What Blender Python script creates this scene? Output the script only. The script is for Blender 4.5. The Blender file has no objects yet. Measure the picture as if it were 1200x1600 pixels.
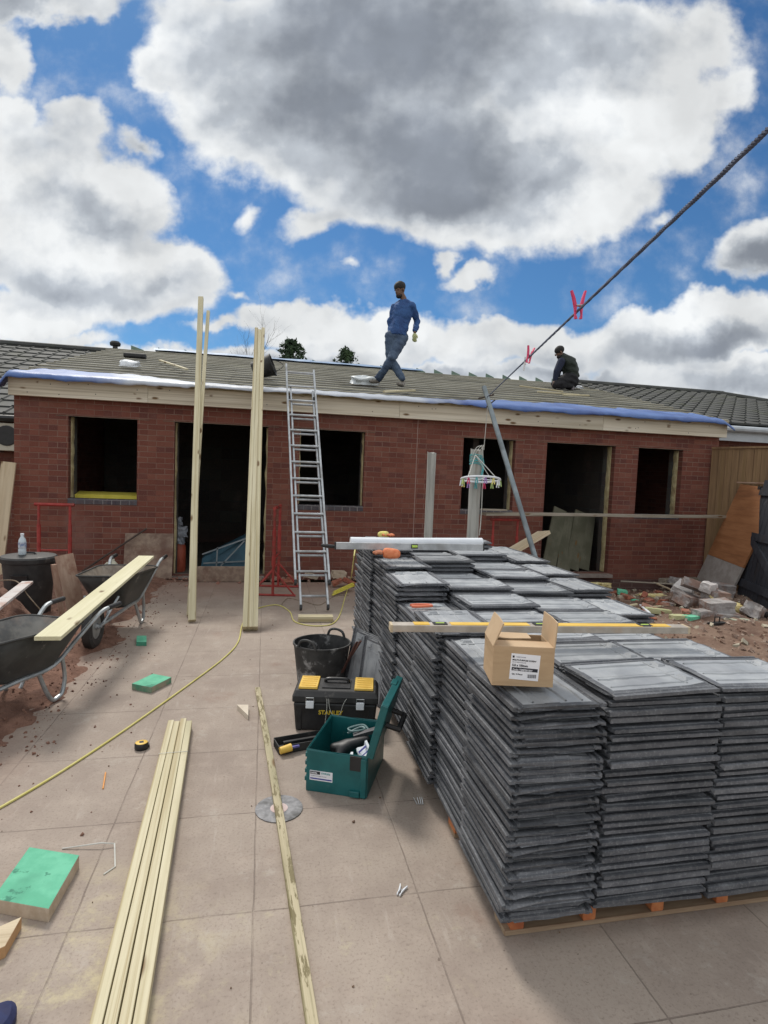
import bpy, bmesh, math, random
from mathutils import Vector, Matrix, Euler, noise
random.seed(7)
SC = bpy.context.scene
COL = SC.collection
R = math.radians
# ------------------------------------------------------------------ camera
CAMH = 1.56
PITCH, YAW, ROLL, FPX = -.067, .206, .040, 900.0
def cam_axes():
    cy, sy, cp, sp = math.cos(YAW), math.sin(YAW), math.cos(PITCH), math.sin(PITCH)
    f = Vector((sy*cp, cy*cp, sp)); r = Vector((cy, -sy, 0)); u = r.cross(f)
    return (r*math.cos(ROLL)+u*math.sin(ROLL), -r*math.sin(ROLL)+u*math.cos(ROLL), f)
CR, CU, CF = cam_axes()
cd = bpy.data.cameras.new('camera'); cam = bpy.data.objects.new('camera', cd); COL.objects.link(cam)
m = Matrix((CR, CU, -CF)).transposed().to_4x4(); m.translation = Vector((0, 0, CAMH))
cam.matrix_world = m
cd.sensor_fit = 'VERTICAL'; cd.sensor_height = 36; cd.sensor_width = 27
cd.lens = FPX/1600*36; cd.clip_end = 2000; cd.clip_start = .05
SC.camera = cam
SC.view_settings.view_transform = 'Standard'; SC.view_settings.look = 'None'
SC.view_settings.exposure = 0.0; SC.view_settings.gamma = 1
# measured sight lines, used to find where things stand in the world
CO = Vector((0, 0, CAMH))
def ray(px, py): return CR*((px-600)/FPX) - CU*((py-800)/FPX) + CF
def G(px, py, z=0.0):
    d = ray(px, py); return CO + d*((z-CAMH)/d.z)
def W(px, py, Y):
    d = ray(px, py); return CO + d*(Y/d.y)
# roof plane of the bungalow
EY, EZ, SL, RY = 8.2, 2.63, .2593, 13.5
def roofz(y): return EZ+(y-EY)*SL
def ROOF(px, py, off=.05):
    d = ray(px, py); t = (EZ+off-SL*EY-CO.z)/(d.z-SL*d.y); return CO+d*t
# ------------------------------------------------------------------ light
SUN_EL, SUN_AZ = R(52), R(-18)       # azimuth measured from +Y towards +X
sdir = Vector((math.sin(SUN_AZ)*math.cos(SUN_EL), math.cos(SUN_AZ)*math.cos(SUN_EL), math.sin(SUN_EL)))
sl = bpy.data.lights.new('sun', 'SUN'); sl.energy = 2.3; sl.angle = R(13); sl.color = (1, .95, .87)
so = bpy.data.objects.new('sun', sl); COL.objects.link(so); so.rotation_euler = sdir.to_track_quat('Z', 'Y').to_euler()
# ------------------------------------------------------------------ world with clouds
world = bpy.data.worlds.new('World'); SC.world = world; world.use_nodes = True
wt = world.node_tree; wt.nodes.clear()
class NT:
    def __init__(s, t): s.t = t
    def n(s, typ, **kw):
        x = s.t.nodes.new(typ)
        for k, v in kw.items(): setattr(x, k, v)
        return x
    def put(s, sock, v):
        if isinstance(v, (int, float)): sock.default_value = v
        elif isinstance(v, (tuple, list, Vector)):
            v = tuple(v)
            if len(sock.default_value) == 4 and len(v) == 3: v = v+(1,)
            sock.default_value = v
        elif v is not None: s.t.links.new(v, sock)
    def m(s, op, a, b=None, c=None, clamp=False):
        x = s.n('ShaderNodeMath', operation=op); x.use_clamp = clamp
        for i, v in enumerate((a, b, c)):
            if v is not None: s.put(x.inputs[i], v)
        return x.outputs[0]
    def v(s, op, a, b=None):
        x = s.n('ShaderNodeVectorMath', operation=op)
        s.put(x.inputs[0], a)
        if b is not None:
            if op == 'SCALE': s.put(x.inputs['Scale'], b)
            else: s.put(x.inputs[1], b)
        return x.outputs['Value'] if op in ('DOT_PRODUCT', 'LENGTH', 'DISTANCE') else x.outputs[0]
    def xyz(s, a, b, c):
        x = s.n('ShaderNodeCombineXYZ')
        for i, v in enumerate((a, b, c)): s.put(x.inputs[i], v)
        return x.outputs[0]
    def sep(s, a):
        x = s.n('ShaderNodeSeparateXYZ'); s.put(x.inputs[0], a); return x.outputs
    def noise(s, vec, scale, detail=4, rough=.5, dist=0, dim='3D', out=0):
        x = s.n('ShaderNodeTexNoise', noise_dimensions=dim)
        if vec is not None: s.put(x.inputs['Vector'], vec)
        s.put(x.inputs['Scale'], scale); s.put(x.inputs['Detail'], detail); s.put(x.inputs['Roughness'], rough)
        s.put(x.inputs['Distortion'], dist)
        return x.outputs[out]
    def ramp(s, f, a, b, lo=0, hi=1, smooth=True):
        x = s.n('ShaderNodeMapRange'); x.interpolation_type = 'SMOOTHSTEP' if smooth else 'LINEAR'
        for i, v in enumerate((f, a, b, lo, hi)): s.put(x.inputs[i], v)
        return x.outputs[0]
    def mix(s, f, a, b, mode='MIX'):
        x = s.n('ShaderNodeMix', data_type='RGBA', blend_type=mode)
        s.put(x.inputs[0], f); s.put(x.inputs[6], a); s.put(x.inputs[7], b)
        return x.outputs[2]
    def map(s, vec, loc=(0, 0, 0), rot=(0, 0, 0), sc=(1, 1, 1), typ='POINT'):
        x = s.n('ShaderNodeMapping', vector_type=typ); s.put(x.inputs[0], vec)
        s.put(x.inputs[1], loc); s.put(x.inputs[2], rot); s.put(x.inputs[3], sc); return x.outputs[0]
w = NT(wt)
tc = w.n('ShaderNodeTexCoord').outputs['Generated']
du = w.v('DOT_PRODUCT', tc, CR); dv = w.v('DOT_PRODUCT', tc, CU)
df = w.m('MAXIMUM', w.m('ABSOLUTE', w.v('DOT_PRODUCT', tc, CF)), .12)
P = w.xyz(w.m('DIVIDE', du, df), w.m('DIVIDE', dv, df), 0)        # a fixed frame of sky directions
# billowy warp of the coordinates
wn = w.noise(P, 5.5, 5, .56, 0, out=1)
wp = w.v('ADD', P, w.v('SCALE', w.v('SUBTRACT', wn, (.5, .5, .5)), .15))
wn2 = w.noise(P, 26, 3, .6, 0, out=1)
wp = w.v('ADD', wp, w.v('SCALE', w.v('SUBTRACT', wn2, (.5, .5, .5)), .028))
_s = w.sep(wp); wp1 = w.xyz(_s[0], _s[1], 1)
def field(blobs):
    acc = None
    for (x, y, rx, ry, rot, k) in blobs:
        ux, uy = (x-600)/FPX, -(y-800)/FPX
        cr, sr, kx, ky = math.cos(R(rot)), math.sin(R(rot)), FPX/rx, FPX/ry
        q = w.xyz(w.v('DOT_PRODUCT', wp1, (cr*kx, -sr*kx, (-cr*ux+sr*uy)*kx)), w.v('DOT_PRODUCT', wp1, (sr*ky, cr*ky, (-sr*ux-cr*uy)*ky)), 0)
        # ellipse falloff: k at centre, 0 on the outline
        e = w.m('MULTIPLY_ADD', w.v('LENGTH', q), -k, k)
        acc = e if acc is None else w.m('SMOOTH_MAX', acc, e, .12)
    return acc
B = [(640, 90, 400, 190, 0, 1), (480, 150, 270, 160, 15, 1), (700, 250, 330, 140, 8, 1), (330, 60, 130, 110, 30, .6), (900, 300, 150, 90, 0, .7),
     (960, 130, 190, 150, -20, .8), (1060, 190, 120, 75, -40, .5), (1120, 60, 70, 75, -20, .4), (1150, 150, 60, 50, -40, .4),
     (500, 330, 75, 38, -20, .4), (770, 350, 100, 45, 0, .5), (590, 310, 90, 45, 0, .5), (240, 110, 60, 40, 30, .4),
     (50, 10, 190, 42, -8, .6), (0, 90, 48, 62, 0, .45), (5, 185, 55, 55, 0, .5), (120, 190, 62, 50, 20, .5), (60, 330, 210, 150, 10, 1),
     (200, 300, 85, 75, 0, .6), (150, 420, 210, 90, 5, 1), (290, 420, 75, 50, 20, .6), (60, 490, 170, 50, 0, .6), (215, 225, 50, 20, 20, .3), (250, 470, 90, 24, 0, .4),
     (395, 338, 24, 28, 30, .22), (735, 428, 62, 24, -15, .4), (688, 405, 24, 28, 0, .35), (545, 425, 18, 10, 0, .15), (1030, 352, 42, 15, -25, .2), (372, 452, 24, 12, 0, .2),
     (1190, 395, 85, 55, -20, .6), (1150, 425, 60, 26, 0, .3), (420, 500, 70, 40, 0, .6), (480, 520, 110, 50, 0, .7), (600, 530, 130, 50, 0, .7),
     (740, 535, 100, 45, 0, .7), (860, 540, 130, 50, 0, .7), (1010, 540, 110, 60, 0, .7), (1130, 520, 140, 65, -10, .8), (600, 600, 800, 46, 2, .8), (1130, 600, 200, 40, 0, .7),
     (70, 540, 140, 24, 0, .5), (340, 505, 60, 16, -10, .3)]
D = [(600, 60, 400, 190, 0, 1.15), (500, 160, 230, 150, 15, .9), (700, 250, 260, 110, 6, 1.1), (690, 300, 230, 60, 4, 1.0), (900, 40, 160, 110, 0, .6), (860, 280, 90, 60, 0, .7),
     (200, 225, 120, 36, 12, .6), (90, 215, 90, 50, 10, .45), (30, 30, 190, 50, 0, .6), (170, 340, 190, 42, 10, .62), (110, 445, 210, 44, 5, .6), (250, 440, 90, 30, 0, .45),
     (1190, 412, 100, 46, -20, 1.2), (1120, 545, 170, 42, -5, 1.0), (880, 585, 180, 40, 0, .8), (480, 575, 200, 34, 0, .6), (700, 580, 140, 34, 0, .5), (1150, 610, 170, 34, 0, .6)]
dens = field(B)
n1 = w.noise(P, 9, 6, .57)
n1b = w.noise(w.v('ADD', P, (-.010, .026, 0)), 9, 3, .58)
rad = w.v('LENGTH', P)
out = w.m('MULTIPLY', w.ramp(rad, 1.05, 1.5), w.ramp(w.noise(P, 1.6, 4, .55), .34, .50, 0, .5))
behind = w.ramp(w.v('DOT_PRODUCT', tc, CF), .1, -.3)
out = w.m('MAXIMUM', out, w.m('MULTIPLY', behind, .45))     # unseen cloud added behind the viewer as fill for faces turned that way
dens = w.m('MAXIMUM', dens, out)
dn = w.m('ADD', dens, w.m('MULTIPLY', w.m('SUBTRACT', n1, .5), .46))
alpha = w.ramp(dn, -.02, .20)
wisp = w.m('MULTIPLY', w.ramp(dn, -.20, .05), w.ramp(n1, .42, .7))
alpha = w.m('MAXIMUM', alpha, w.m('MULTIPLY', wisp, .22))
nd = w.noise(wp, 2.6, 5, .5)
dark = w.ramp(w.m('ADD', field(D), w.m('MULTIPLY', w.m('SUBTRACT', nd, .5), .75)), -.25, 1.05)
edge = w.ramp(dn, .04, .42, 0, 1)
dark = w.m('MULTIPLY', dark, w.m('MULTIPLY_ADD', edge, .85, .15))
rel = w.m('MULTIPLY', w.m('SUBTRACT', n1b, n1), 2.6)      # relief of the billows: side towards / away from the sun
rel = w.m('ADD', rel, w.m('MULTIPLY', w.m('SUBTRACT', nd, .5), .5))
dark = w.m('ADD', dark, w.m('MULTIPLY', rel, .36), clamp=True)
ccol = w.mix(w.ramp(dark, .28, 1, 0, 1), w.mix(w.ramp(dark, 0, .42, 0, 1, False), (.84, .86, .87), (.52, .56, .61)), (.27, .30, .35))
ccol = w.v('SCALE', ccol, w.m('MULTIPLY_ADD', behind, .12, 1.0))  # the added cloud behind the viewer is brightened for extra fill
ccol = w.v('SCALE', ccol, w.ramp(w.noise(wp, 4.4, 3, .6), .3, .7, .84, 1.13))
sky = w.n('ShaderNodeTexSky', sky_type='NISHITA'); sky.sun_disc = False
sky.sun_elevation = SUN_EL; sky.sun_rotation = SUN_AZ
sky.air_density = 1.0; sky.dust_density = .3; sky.ozone_density = 2.5
SKYS = .10
skyc = w.mix(1.0, sky.outputs[0], (.39, .66, .86), 'MULTIPLY')
fin = w.mix(alpha, skyc, w.v('SCALE', ccol, 1/SKYS))
bg = w.n('ShaderNodeBackground'); w.put(bg.inputs[0], fin); bg.inputs[1].default_value = SKYS
wo = w.n('ShaderNodeOutputWorld'); wt.links.new(bg.outputs[0], wo.inputs[0])
world.cycles.sampling_method = 'MANUAL'; world.cycles.sample_map_resolution = 512
# ================================================================== helpers
def tag(o, label=None, cat=None, group=None, kind=None):
    if label: o['label'] = label
    if cat: o['category'] = cat
    if group: o['group'] = group
    if kind or cat: o['kind'] = kind or 'thing'
    return o
def thing(name, label, cat, loc=(0, 0, 0), rz=0, group=None):
    o = bpy.data.objects.new(name, None); COL.objects.link(o)
    o.location = loc; o.rotation_euler = (0, 0, rz); o.empty_display_size = .1
    return tag(o, label, cat, group)
def link(name, me, mat, parent=None, loc=None, rot=None, smooth=False):
    o = bpy.data.objects.new(name, me); COL.objects.link(o)
    if mat is not None and len(me.materials) == 0: me.materials.append(mat)
    if parent is not None: o.parent = parent
    if loc is not None: o.location = loc
    if rot is not None: o.rotation_euler = rot
    if smooth: me.shade_smooth()
    return o
class MB:
    """collects shapes, links them as one mesh"""
    def __init__(s, org=(0, 0, 0)): s.bm = bmesh.new(); s.org = Vector(org); s.mi = 0
    def poly(s, pts):
        vs = [s.bm.verts.new(Vector(p)-s.org) for p in pts]
        try: f = s.bm.faces.new(vs); f.material_index = s.mi
        except ValueError: pass
        return s
    def grid(s, rows, close=False, capends=False):
        vr = [[s.bm.verts.new(Vector(p)-s.org) for p in r] for r in rows]
        n = len(vr[0])
        for a, b in zip(vr, vr[1:]):
            for i in range(n if close else n-1):
                j = (i+1) % n
                try: f = s.bm.faces.new((a[i], a[j], b[j], b[i])); f.material_index = s.mi
                except ValueError: pass
        if capends:
            for r in (vr[0][::-1], vr[-1]):
                try: f = s.bm.faces.new(r); f.material_index = s.mi
                except ValueError: pass
        return s
    def box(s, c, size, rot=None, ch=0.0):
        """box with optional chamfered long edges (along its longest axis)"""
        c = Vector(c); sx, sy, sz = [v/2 for v in size]
        M = rot if isinstance(rot, Matrix) else (Euler(rot).to_matrix() if rot else Matrix.Identity(3))
        if ch <= 0:
            P = [[Vector((x*sx, y*sy, z*sz)) for (x, y) in ((-1, -1), (1, -1), (1, 1), (-1, 1))] for z in (-1, 1)]
            s.grid([[c+M@p for p in r] for r in P], True, True)
        else:
            rows = []
            hs = [sx, sy, sz]; ax = max(range(3), key=lambda i: hs[i]); o = [i for i in range(3) if i != ax]
            a, b, L = hs[o[0]], hs[o[1]], hs[ax]
            ch = min(ch, a*.45, b*.45)
            oct_ = [(-a+ch, -b), (a-ch, -b), (a, -b+ch), (a, b-ch), (a-ch, b), (-a+ch, b), (-a, b-ch), (-a, -b+ch)]
            for t, k in ((-L, 1-ch/min(a, b)*.5), (-L+ch*.5, 1), (L-ch*.5, 1), (L, 1-ch/min(a, b)*.5)):
                r = []
                for (p, q) in oct_:
                    v = [0, 0, 0]; v[ax] = t; v[o[0]] = p*k; v[o[1]] = q*k
                    r.append(c+M@Vector(v))
                rows.append(r)
            s.grid(rows, True, True)
        return s
    def beam(s, p0, p1, wd, th, up=(0, 0, 1), ch=0.0):
        p0, p1 = Vector(p0), Vector(p1); d = (p1-p0); L = d.length; x = d.normalized()
        y = Vector(up).cross(x)
        if y.length < 1e-4: y = Vector((1, 0, 0)).cross(x)
        y.normalize(); z = x.cross(y)
        return s.box((p0+p1)/2, (L, wd, th), Matrix((x, y, z)).transposed(), ch)
    def tube(s, pts, r, n=8, cap=True, closed=False):
        pts = [Vector(p) for p in pts]; N = len(pts)
        rr = r if isinstance(r, (list, tuple)) else [r]*N
        rows = []; prev = None
        for i, p in enumerate(pts):
            a = pts[(i-1) % N] if (closed or i > 0) else p; b = pts[(i+1) % N] if (closed or i < N-1) else p
            t = (b-a).normalized()
            if prev is None:
                x = t.cross(Vector((0, 0, 1)));
                if x.length < 1e-3: x = t.cross(Vector((1, 0, 0)))
            else: x = prev - t*prev.dot(t)
            x.normalize(); prev = x; y = t.cross(x)
            rows.append([p+(x*math.cos(k*2*math.pi/n)+y*math.sin(k*2*math.pi/n))*rr[i] for k in range(n)])
        if closed: rows.append(rows[0])
        return s.grid(rows, True, cap and not closed)
    def lathe(s, prof, c=(0, 0, 0), n=24, sx=1, sy=1, M=None):
        c = Vector(c); M = M or Matrix.Identity(3)
        rows = [[c+M@Vector((r*math.cos(k*2*math.pi/n)*sx, r*math.sin(k*2*math.pi/n)*sy, z)) for k in range(n)] for r, z in prof]
        return s.grid(rows, True, True)
    def prism(s, poly, z0, z1, M=None, c=(0, 0, 0)):
        c = Vector(c); M = M or Matrix.Identity(3)
        return s.grid([[c+M@Vector((x, y, z)) for x, y in poly] for z in (z0, z1)], True, True)
    def build(s, name, mat, parent=None, smooth=False, bevel=0, loc=None, rot=None, auto=35):
        bmesh.ops.remove_doubles(s.bm, verts=s.bm.verts, dist=1e-5)
        bmesh.ops.recalc_face_normals(s.bm, faces=s.bm.faces)
        me = bpy.data.meshes.new(name); s.bm.to_mesh(me); s.bm.free()
        if isinstance(mat, (list, tuple)):
            for q in mat: me.materials.append(q)
            mat = None
        if smooth: me.shade_smooth()
        o = link(name, me, mat, parent, loc, rot)
        if loc is None and parent is None and s.org.length > 0: o.location = s.org
        if smooth and auto: me.set_sharp_from_angle(angle=R(auto))
        if bevel:
            b = o.modifiers.new('bevel', 'BEVEL'); b.width = bevel; b.segments = 2; b.limit_method = 'ANGLE'; b.angle_limit = R(40)
        return o
def arc(c, r, a0, a1, n, ax=(1, 0, 0), ay=(0, 0, 1)):
    c, ax, ay = Vector(c), Vector(ax), Vector(ay)
    return [c+ax*(r*math.cos(a0+(a1-a0)*i/n))+ay*(r*math.sin(a0+(a1-a0)*i/n)) for i in range(n+1)]
def spline(pts, n=8):
    pts = [Vector(p) for p in pts]; o = []
    for i in range(len(pts)-1):
        p0, p1, p2, p3 = pts[max(i-1, 0)], pts[i], pts[i+1], pts[min(i+2, len(pts)-1)]
        for k in range(n):
            t = k/n
            o.append(.5*((2*p1)+(p2-p0)*t+(2*p0-5*p1+4*p2-p3)*t*t+(3*p1-p0-3*p2+p3)*t**3))
    return o+[pts[-1]]
# ------------------------------------------------------------------ materials
MT = {}
def mat(name, cols, rough=.6, scale=8, detail=5, metal=0, bump=.15, bscale=None, stretch=(1, 1, 1), spec=.5, lo=.35, hi=.65, extra=None, rn=.1, bdist=.004):
    """cols: list of 2-3 colours mixed by noise; extra(nt, vec, col)->col adds marks"""
    if name in MT: return MT[name]
    M = bpy.data.materials.new(name); M.use_nodes = True; t = NT(M.node_tree)
    b = M.node_tree.nodes['Principled BSDF']
    vec = t.n('ShaderNodeTexCoord').outputs['Object']
    oi = t.n('ShaderNodeObjectInfo').outputs['Random']
    vec2 = t.v('ADD', t.map(vec, sc=stretch), t.v('SCALE', (13.1, 7.7, 3.3), oi))
    nz = t.noise(vec2, scale, detail, .6)
    c = t.mix(t.ramp(nz, lo, hi), cols[0], cols[1])
    if len(cols) > 2: c = t.mix(t.ramp(t.noise(vec2, scale*.35, 3, .6), .5, .72), c, cols[2])
    if extra: c = extra(t, vec, c, oi)
    t.put(b.inputs['Base Color'], c)
    t.put(b.inputs['Roughness'], t.ramp(nz, .2, .8, rough-rn, min(1, rough+rn), False))
    b.inputs['Metallic'].default_value = metal; b.inputs['Specular IOR Level'].default_value = spec
    if bump:
        bp = t.n('ShaderNodeBump'); bp.inputs['Strength'].default_value = bump; bp.inputs['Distance'].default_value = bdist
        t.put(bp.inputs['Height'], t.noise(vec2, bscale or scale*4, 4, .6)); t.put(b.inputs['Normal'], bp.outputs[0])
    MT[name] = M; return M
def grain(dark, amt=.5, knots=True, kd=(.16, .09, .035), fr=38):
    def f(t, vec, c, oi):
        v = t.v('ADD', t.map(vec, sc=(.35, fr, fr)), t.v('SCALE', (31., 17., 9.), oi))
        g = t.noise(v, 1.0, 5, .62, .6)
        c = t.mix(t.m('MULTIPLY', t.ramp(g, .46, .68), amt), c, dark)
        if knots:
            vo = t.n('ShaderNodeTexVoronoi'); t.put(vo.inputs['Vector'], t.v('ADD', t.map(vec, sc=(3.2, 9, 9)), t.v('SCALE', (5., 3., 8.), oi))); vo.inputs['Scale'].default_value = 1
            pk = t.ramp(vo.outputs['Distance'], .09, .22, 1, 0)
            c = t.mix(t.m('MULTIPLY', pk, t.ramp(t.noise(t.v('ADD', vec, t.v('SCALE', (3., 8., 1.), oi)), 3.3, 2), .44, .50)), c, kd)
        return c
    return f
def dirty(col, scale=3, lo=.5, hi=.7, amt=.8, det=6):
    def f(t, vec, c, oi):
        return t.mix(t.m('MULTIPLY', t.ramp(t.noise(t.v('ADD', vec, t.v('SCALE', (9., 4., 2.), oi)), scale, det, .65), lo, hi), amt), c, col)
    return f
TREATED = mat('treated_pine', [(.54, .48, .31), (.63, .57, .40), (.46, .42, .27)], .7, 3, stretch=(.5, 6, 6), bump=.12, extra=grain((.36, .28, .14), .85))
TREATED2 = mat('rough_green_pine', [(.42, .36, .23), (.53, .46, .31), (.35, .31, .19)], .75, 4, stretch=(.6, 6, 6), bump=.2, extra=lambda t, v, c, oi: t.mix(t.m('MULTIPLY', t.ramp(t.noise(t.map(v, sc=(7, 45, 45)), 1, 5, .7), .53, .58), .85), grain((.16, .14, .06), .85, fr=55)(t, v, c, oi), (.15, .12, .05)))
PALE = mat('sawn_pale_wood', [(.52, .42, .28), (.62, .52, .37), (.45, .38, .27)], .75, 3, stretch=(.5, 5, 5), extra=grain((.36, .26, .15), .45))
FASC = mat('fascia_board', [(.68, .61, .48), (.75, .69, .57), (.58, .53, .42)], .75, 2, stretch=(.3, 5, 5), extra=grain((.33, .26, .17), .5))
OLDW = mat('weathered_wood', [(.30, .26, .20), (.40, .36, .30), (.22, .18, .13)], .85, 5, stretch=(.6, 6, 6), bump=.3, extra=grain((.12, .09, .06), .6))
POST = mat('grey_post_wood', [(.30, .30, .28), (.44, .44, .41), (.24, .20, .15)], .85, 4, stretch=(7, 7, .5), bump=.35)
PINKW = mat('muddy_board', [(.34, .22, .16), (.45, .33, .25), (.26, .15, .10)], .85, 4, stretch=(1, 5, 5), extra=dirty((.20, .08, .045), 4))
OSB = mat('muddy_chipboard', [(.24, .17, .13), (.33, .25, .19), (.17, .11, .085)], .9, 14, extra=dirty((.15, .07, .05), 3))
CONC = mat('concrete_block', [(.25, .23, .225), (.37, .35, .34), (.22, .16, .14)], .95, 12, bump=.8, extra=dirty((.22, .12, .085), 5, .47, .62, .75))
BRK = mat('broken_brick', [(.26, .075, .045), (.34, .13, .08), (.38, .28, .22)], .9, 12, bump=.5)
FOAM = mat('yellow_foam', [(.60, .50, .22), (.68, .60, .34), (.45, .33, .13)], .9, 12, bump=.5)
GREEN = mat('green_face', [(.10, .42, .26), (.16, .52, .34), (.07, .30, .19)], .8, 10, extra=dirty((.03, .17, .11), 14, .60, .66, .8))
TANEDGE = mat('tan_edge', [(.42, .33, .24), (.52, .43, .33)], .85, 20)
GALV = mat('galvanised', [(.34, .37, .39), (.48, .51, .53), (.26, .27, .27)], .42, 10, metal=.75, bump=.05)
ALU = mat('aluminium', [(.42, .44, .46), (.56, .58, .60), (.33, .33, .33)], .42, 12, metal=.7, bump=.04)
REDP = mat('red_paint', [(.30, .025, .022), (.38, .05, .04), (.16, .05, .035)], .5, 14, extra=dirty((.17, .07, .045), 20, .58, .68, .7))
BLK = mat('black_plastic', [(.012, .012, .013), (.022, .022, .024)], .45, 12, bump=.08)
BLKD = mat('dusty_black_plastic', [(.018, .018, .019), (.035, .034, .034)], .6, 9, bump=.15, extra=dirty((.22, .20, .18), 9, .58, .75, .7, 9))
BLKT = mat('barrow_steel', [(.022, .024, .024), (.05, .05, .048), (.035, .03, .028)], .5, 7, extra=dirty((.30, .26, .23), 10, .60, .74, .7, 9), bump=.15)
TRAYIN = mat('barrow_inside', [(.12, .12, .12), (.26, .25, .23), (.05, .05, .05)], .55, 7, extra=dirty((.33, .25, .20), 5, .45, .7, .7), bump=.3)
RUSTIN = mat('cement_stained_tray', [(.20, .16, .13), (.32, .27, .22), (.10, .085, .07)], .8, 8, extra=dirty((.38, .35, .30), 7), bump=.3)
YEL = mat('yellow_plastic', [(.72, .45, .06), (.80, .52, .10)], .5, 10, bump=.08, extra=dirty((.45, .30, .10), 16, .6, .7, .5))
TEAL = mat('teal_plastic', [(.006, .095, .10), (.010, .125, .13)], .42, 9, bump=.05, extra=dirty((.10, .17, .17), 18, .62, .72, .4))
WHT = mat('white_sheet', [(.72, .75, .80), (.80, .83, .87)], .6, 5)
METAL = mat('tool_steel', [(.35, .37, .38), (.55, .57, .58)], .35, 14, metal=.85, bump=.05)
ORG = mat('orange_rubber', [(.62, .16, .06), (.75, .26, .12)], .7, 30, bump=.4)
GLOVEY = mat('yellow_knit', [(.70, .62, .16), (.80, .72, .28)], .9, 40, bump=.6)
CARD = mat('cardboard', [(.44, .30, .175), (.50, .35, .21), (.38, .26, .15)], .85, 6, stretch=(1, 1, 6), bump=.06)
CARDIN = mat('cardboard_inside', [(.52, .37, .23), (.57, .42, .27)], .85, 6, bump=.06)
PAPER = mat('label_paper', [(.80, .80, .84), (.85, .85, .88)], .6, 5, bump=0)
INK = mat('black_ink', [(.012, .012, .02), (.02, .02, .03)], .6, 5, bump=0)
INKG = mat('grey_ink', [(.22, .22, .27), (.30, .30, .34)], .6, 5, bump=0)
YINK = mat('yellow_ink', [(.70, .50, .04), (.76, .55, .06)], .5, 5, bump=0)
PINK = mat('pink_plastic', [(.65, .03, .12), (.75, .06, .18)], .4, 8, bump=0)
SPRING = mat('spring_steel', [(.4, .4, .4), (.6, .6, .6)], .3, 8, metal=.8, bump=0)
ROPE = mat('blue_rope', [(.045, .06, .11), (.09, .11, .17)], .8, 60, bump=.6)
ROPEP = mat('pale_cord', [(.50, .50, .46), (.60, .60, .56)], .85, 60, bump=.4)
ROPET = mat('turquoise_cord', [(.06, .33, .36), (.14, .48, .50)], .85, 60, bump=.4)
ROPEB = mat('brown_cord', [(.20, .15, .10), (.28, .22, .16)], .85, 60, bump=.3)
HOSE = mat('yellow_hose', [(.58, .52, .15), (.66, .60, .22)], .6, 6, bump=.05)
# orange dyed end grain
BLOCKEND = mat('orange_pallet_block', [(.42, .13, .045), (.52, .20, .075), (.32, .09, .035)], .85, 20, bump=.3)
PALLET = mat('pallet_wood', [(.27, .19, .12), (.36, .27, .18), (.19, .125, .08)], .85, 4, stretch=(1, 5, 5), extra=grain((.20, .10, .05), .5))
def tile_mat():
    def ex(t, vec, c, oi):
        c = t.mix(t.m('MULTIPLY', t.ramp(t.noise(vec, 90, 5, .75), .5, .68), .5), c, (.30, .305, .31))
        c = t.mix(t.m('MULTIPLY', t.ramp(t.noise(t.v('ADD', vec, t.v('SCALE', (9., 4., 2.), oi)), 5, 6, .6), .52, .72), .5), c, (.05, .052, .058))
        v = t.m('MULTIPLY_ADD', oi, .5, .72)
        return t.v('SCALE', c, v)
    return mat('grey_roof_tile', [(.078, .083, .096), (.13, .135, .148), (.055, .06, .07)], .62, 9, 6, extra=ex, bump=.6, bscale=150, spec=.5, bdist=.002)
TILE = tile_mat()
TILEB = mat('tile_back_face', [(.30, .315, .335), (.38, .395, .41), (.24, .25, .27)], .5, 9, 6, bump=.6, bscale=160, spec=.6, bdist=.002, extra=lambda t, v, c, oi: t.v('SCALE', t.mix(t.m('MULTIPLY', t.ramp(t.noise(t.v('ADD', v, t.v('SCALE', (9., 4., 2.), oi)), 8, 7, .68), .52, .74), .5), c, (.16, .165, .175)), t.m('MULTIPLY_ADD', oi, .3, .85)))
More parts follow.
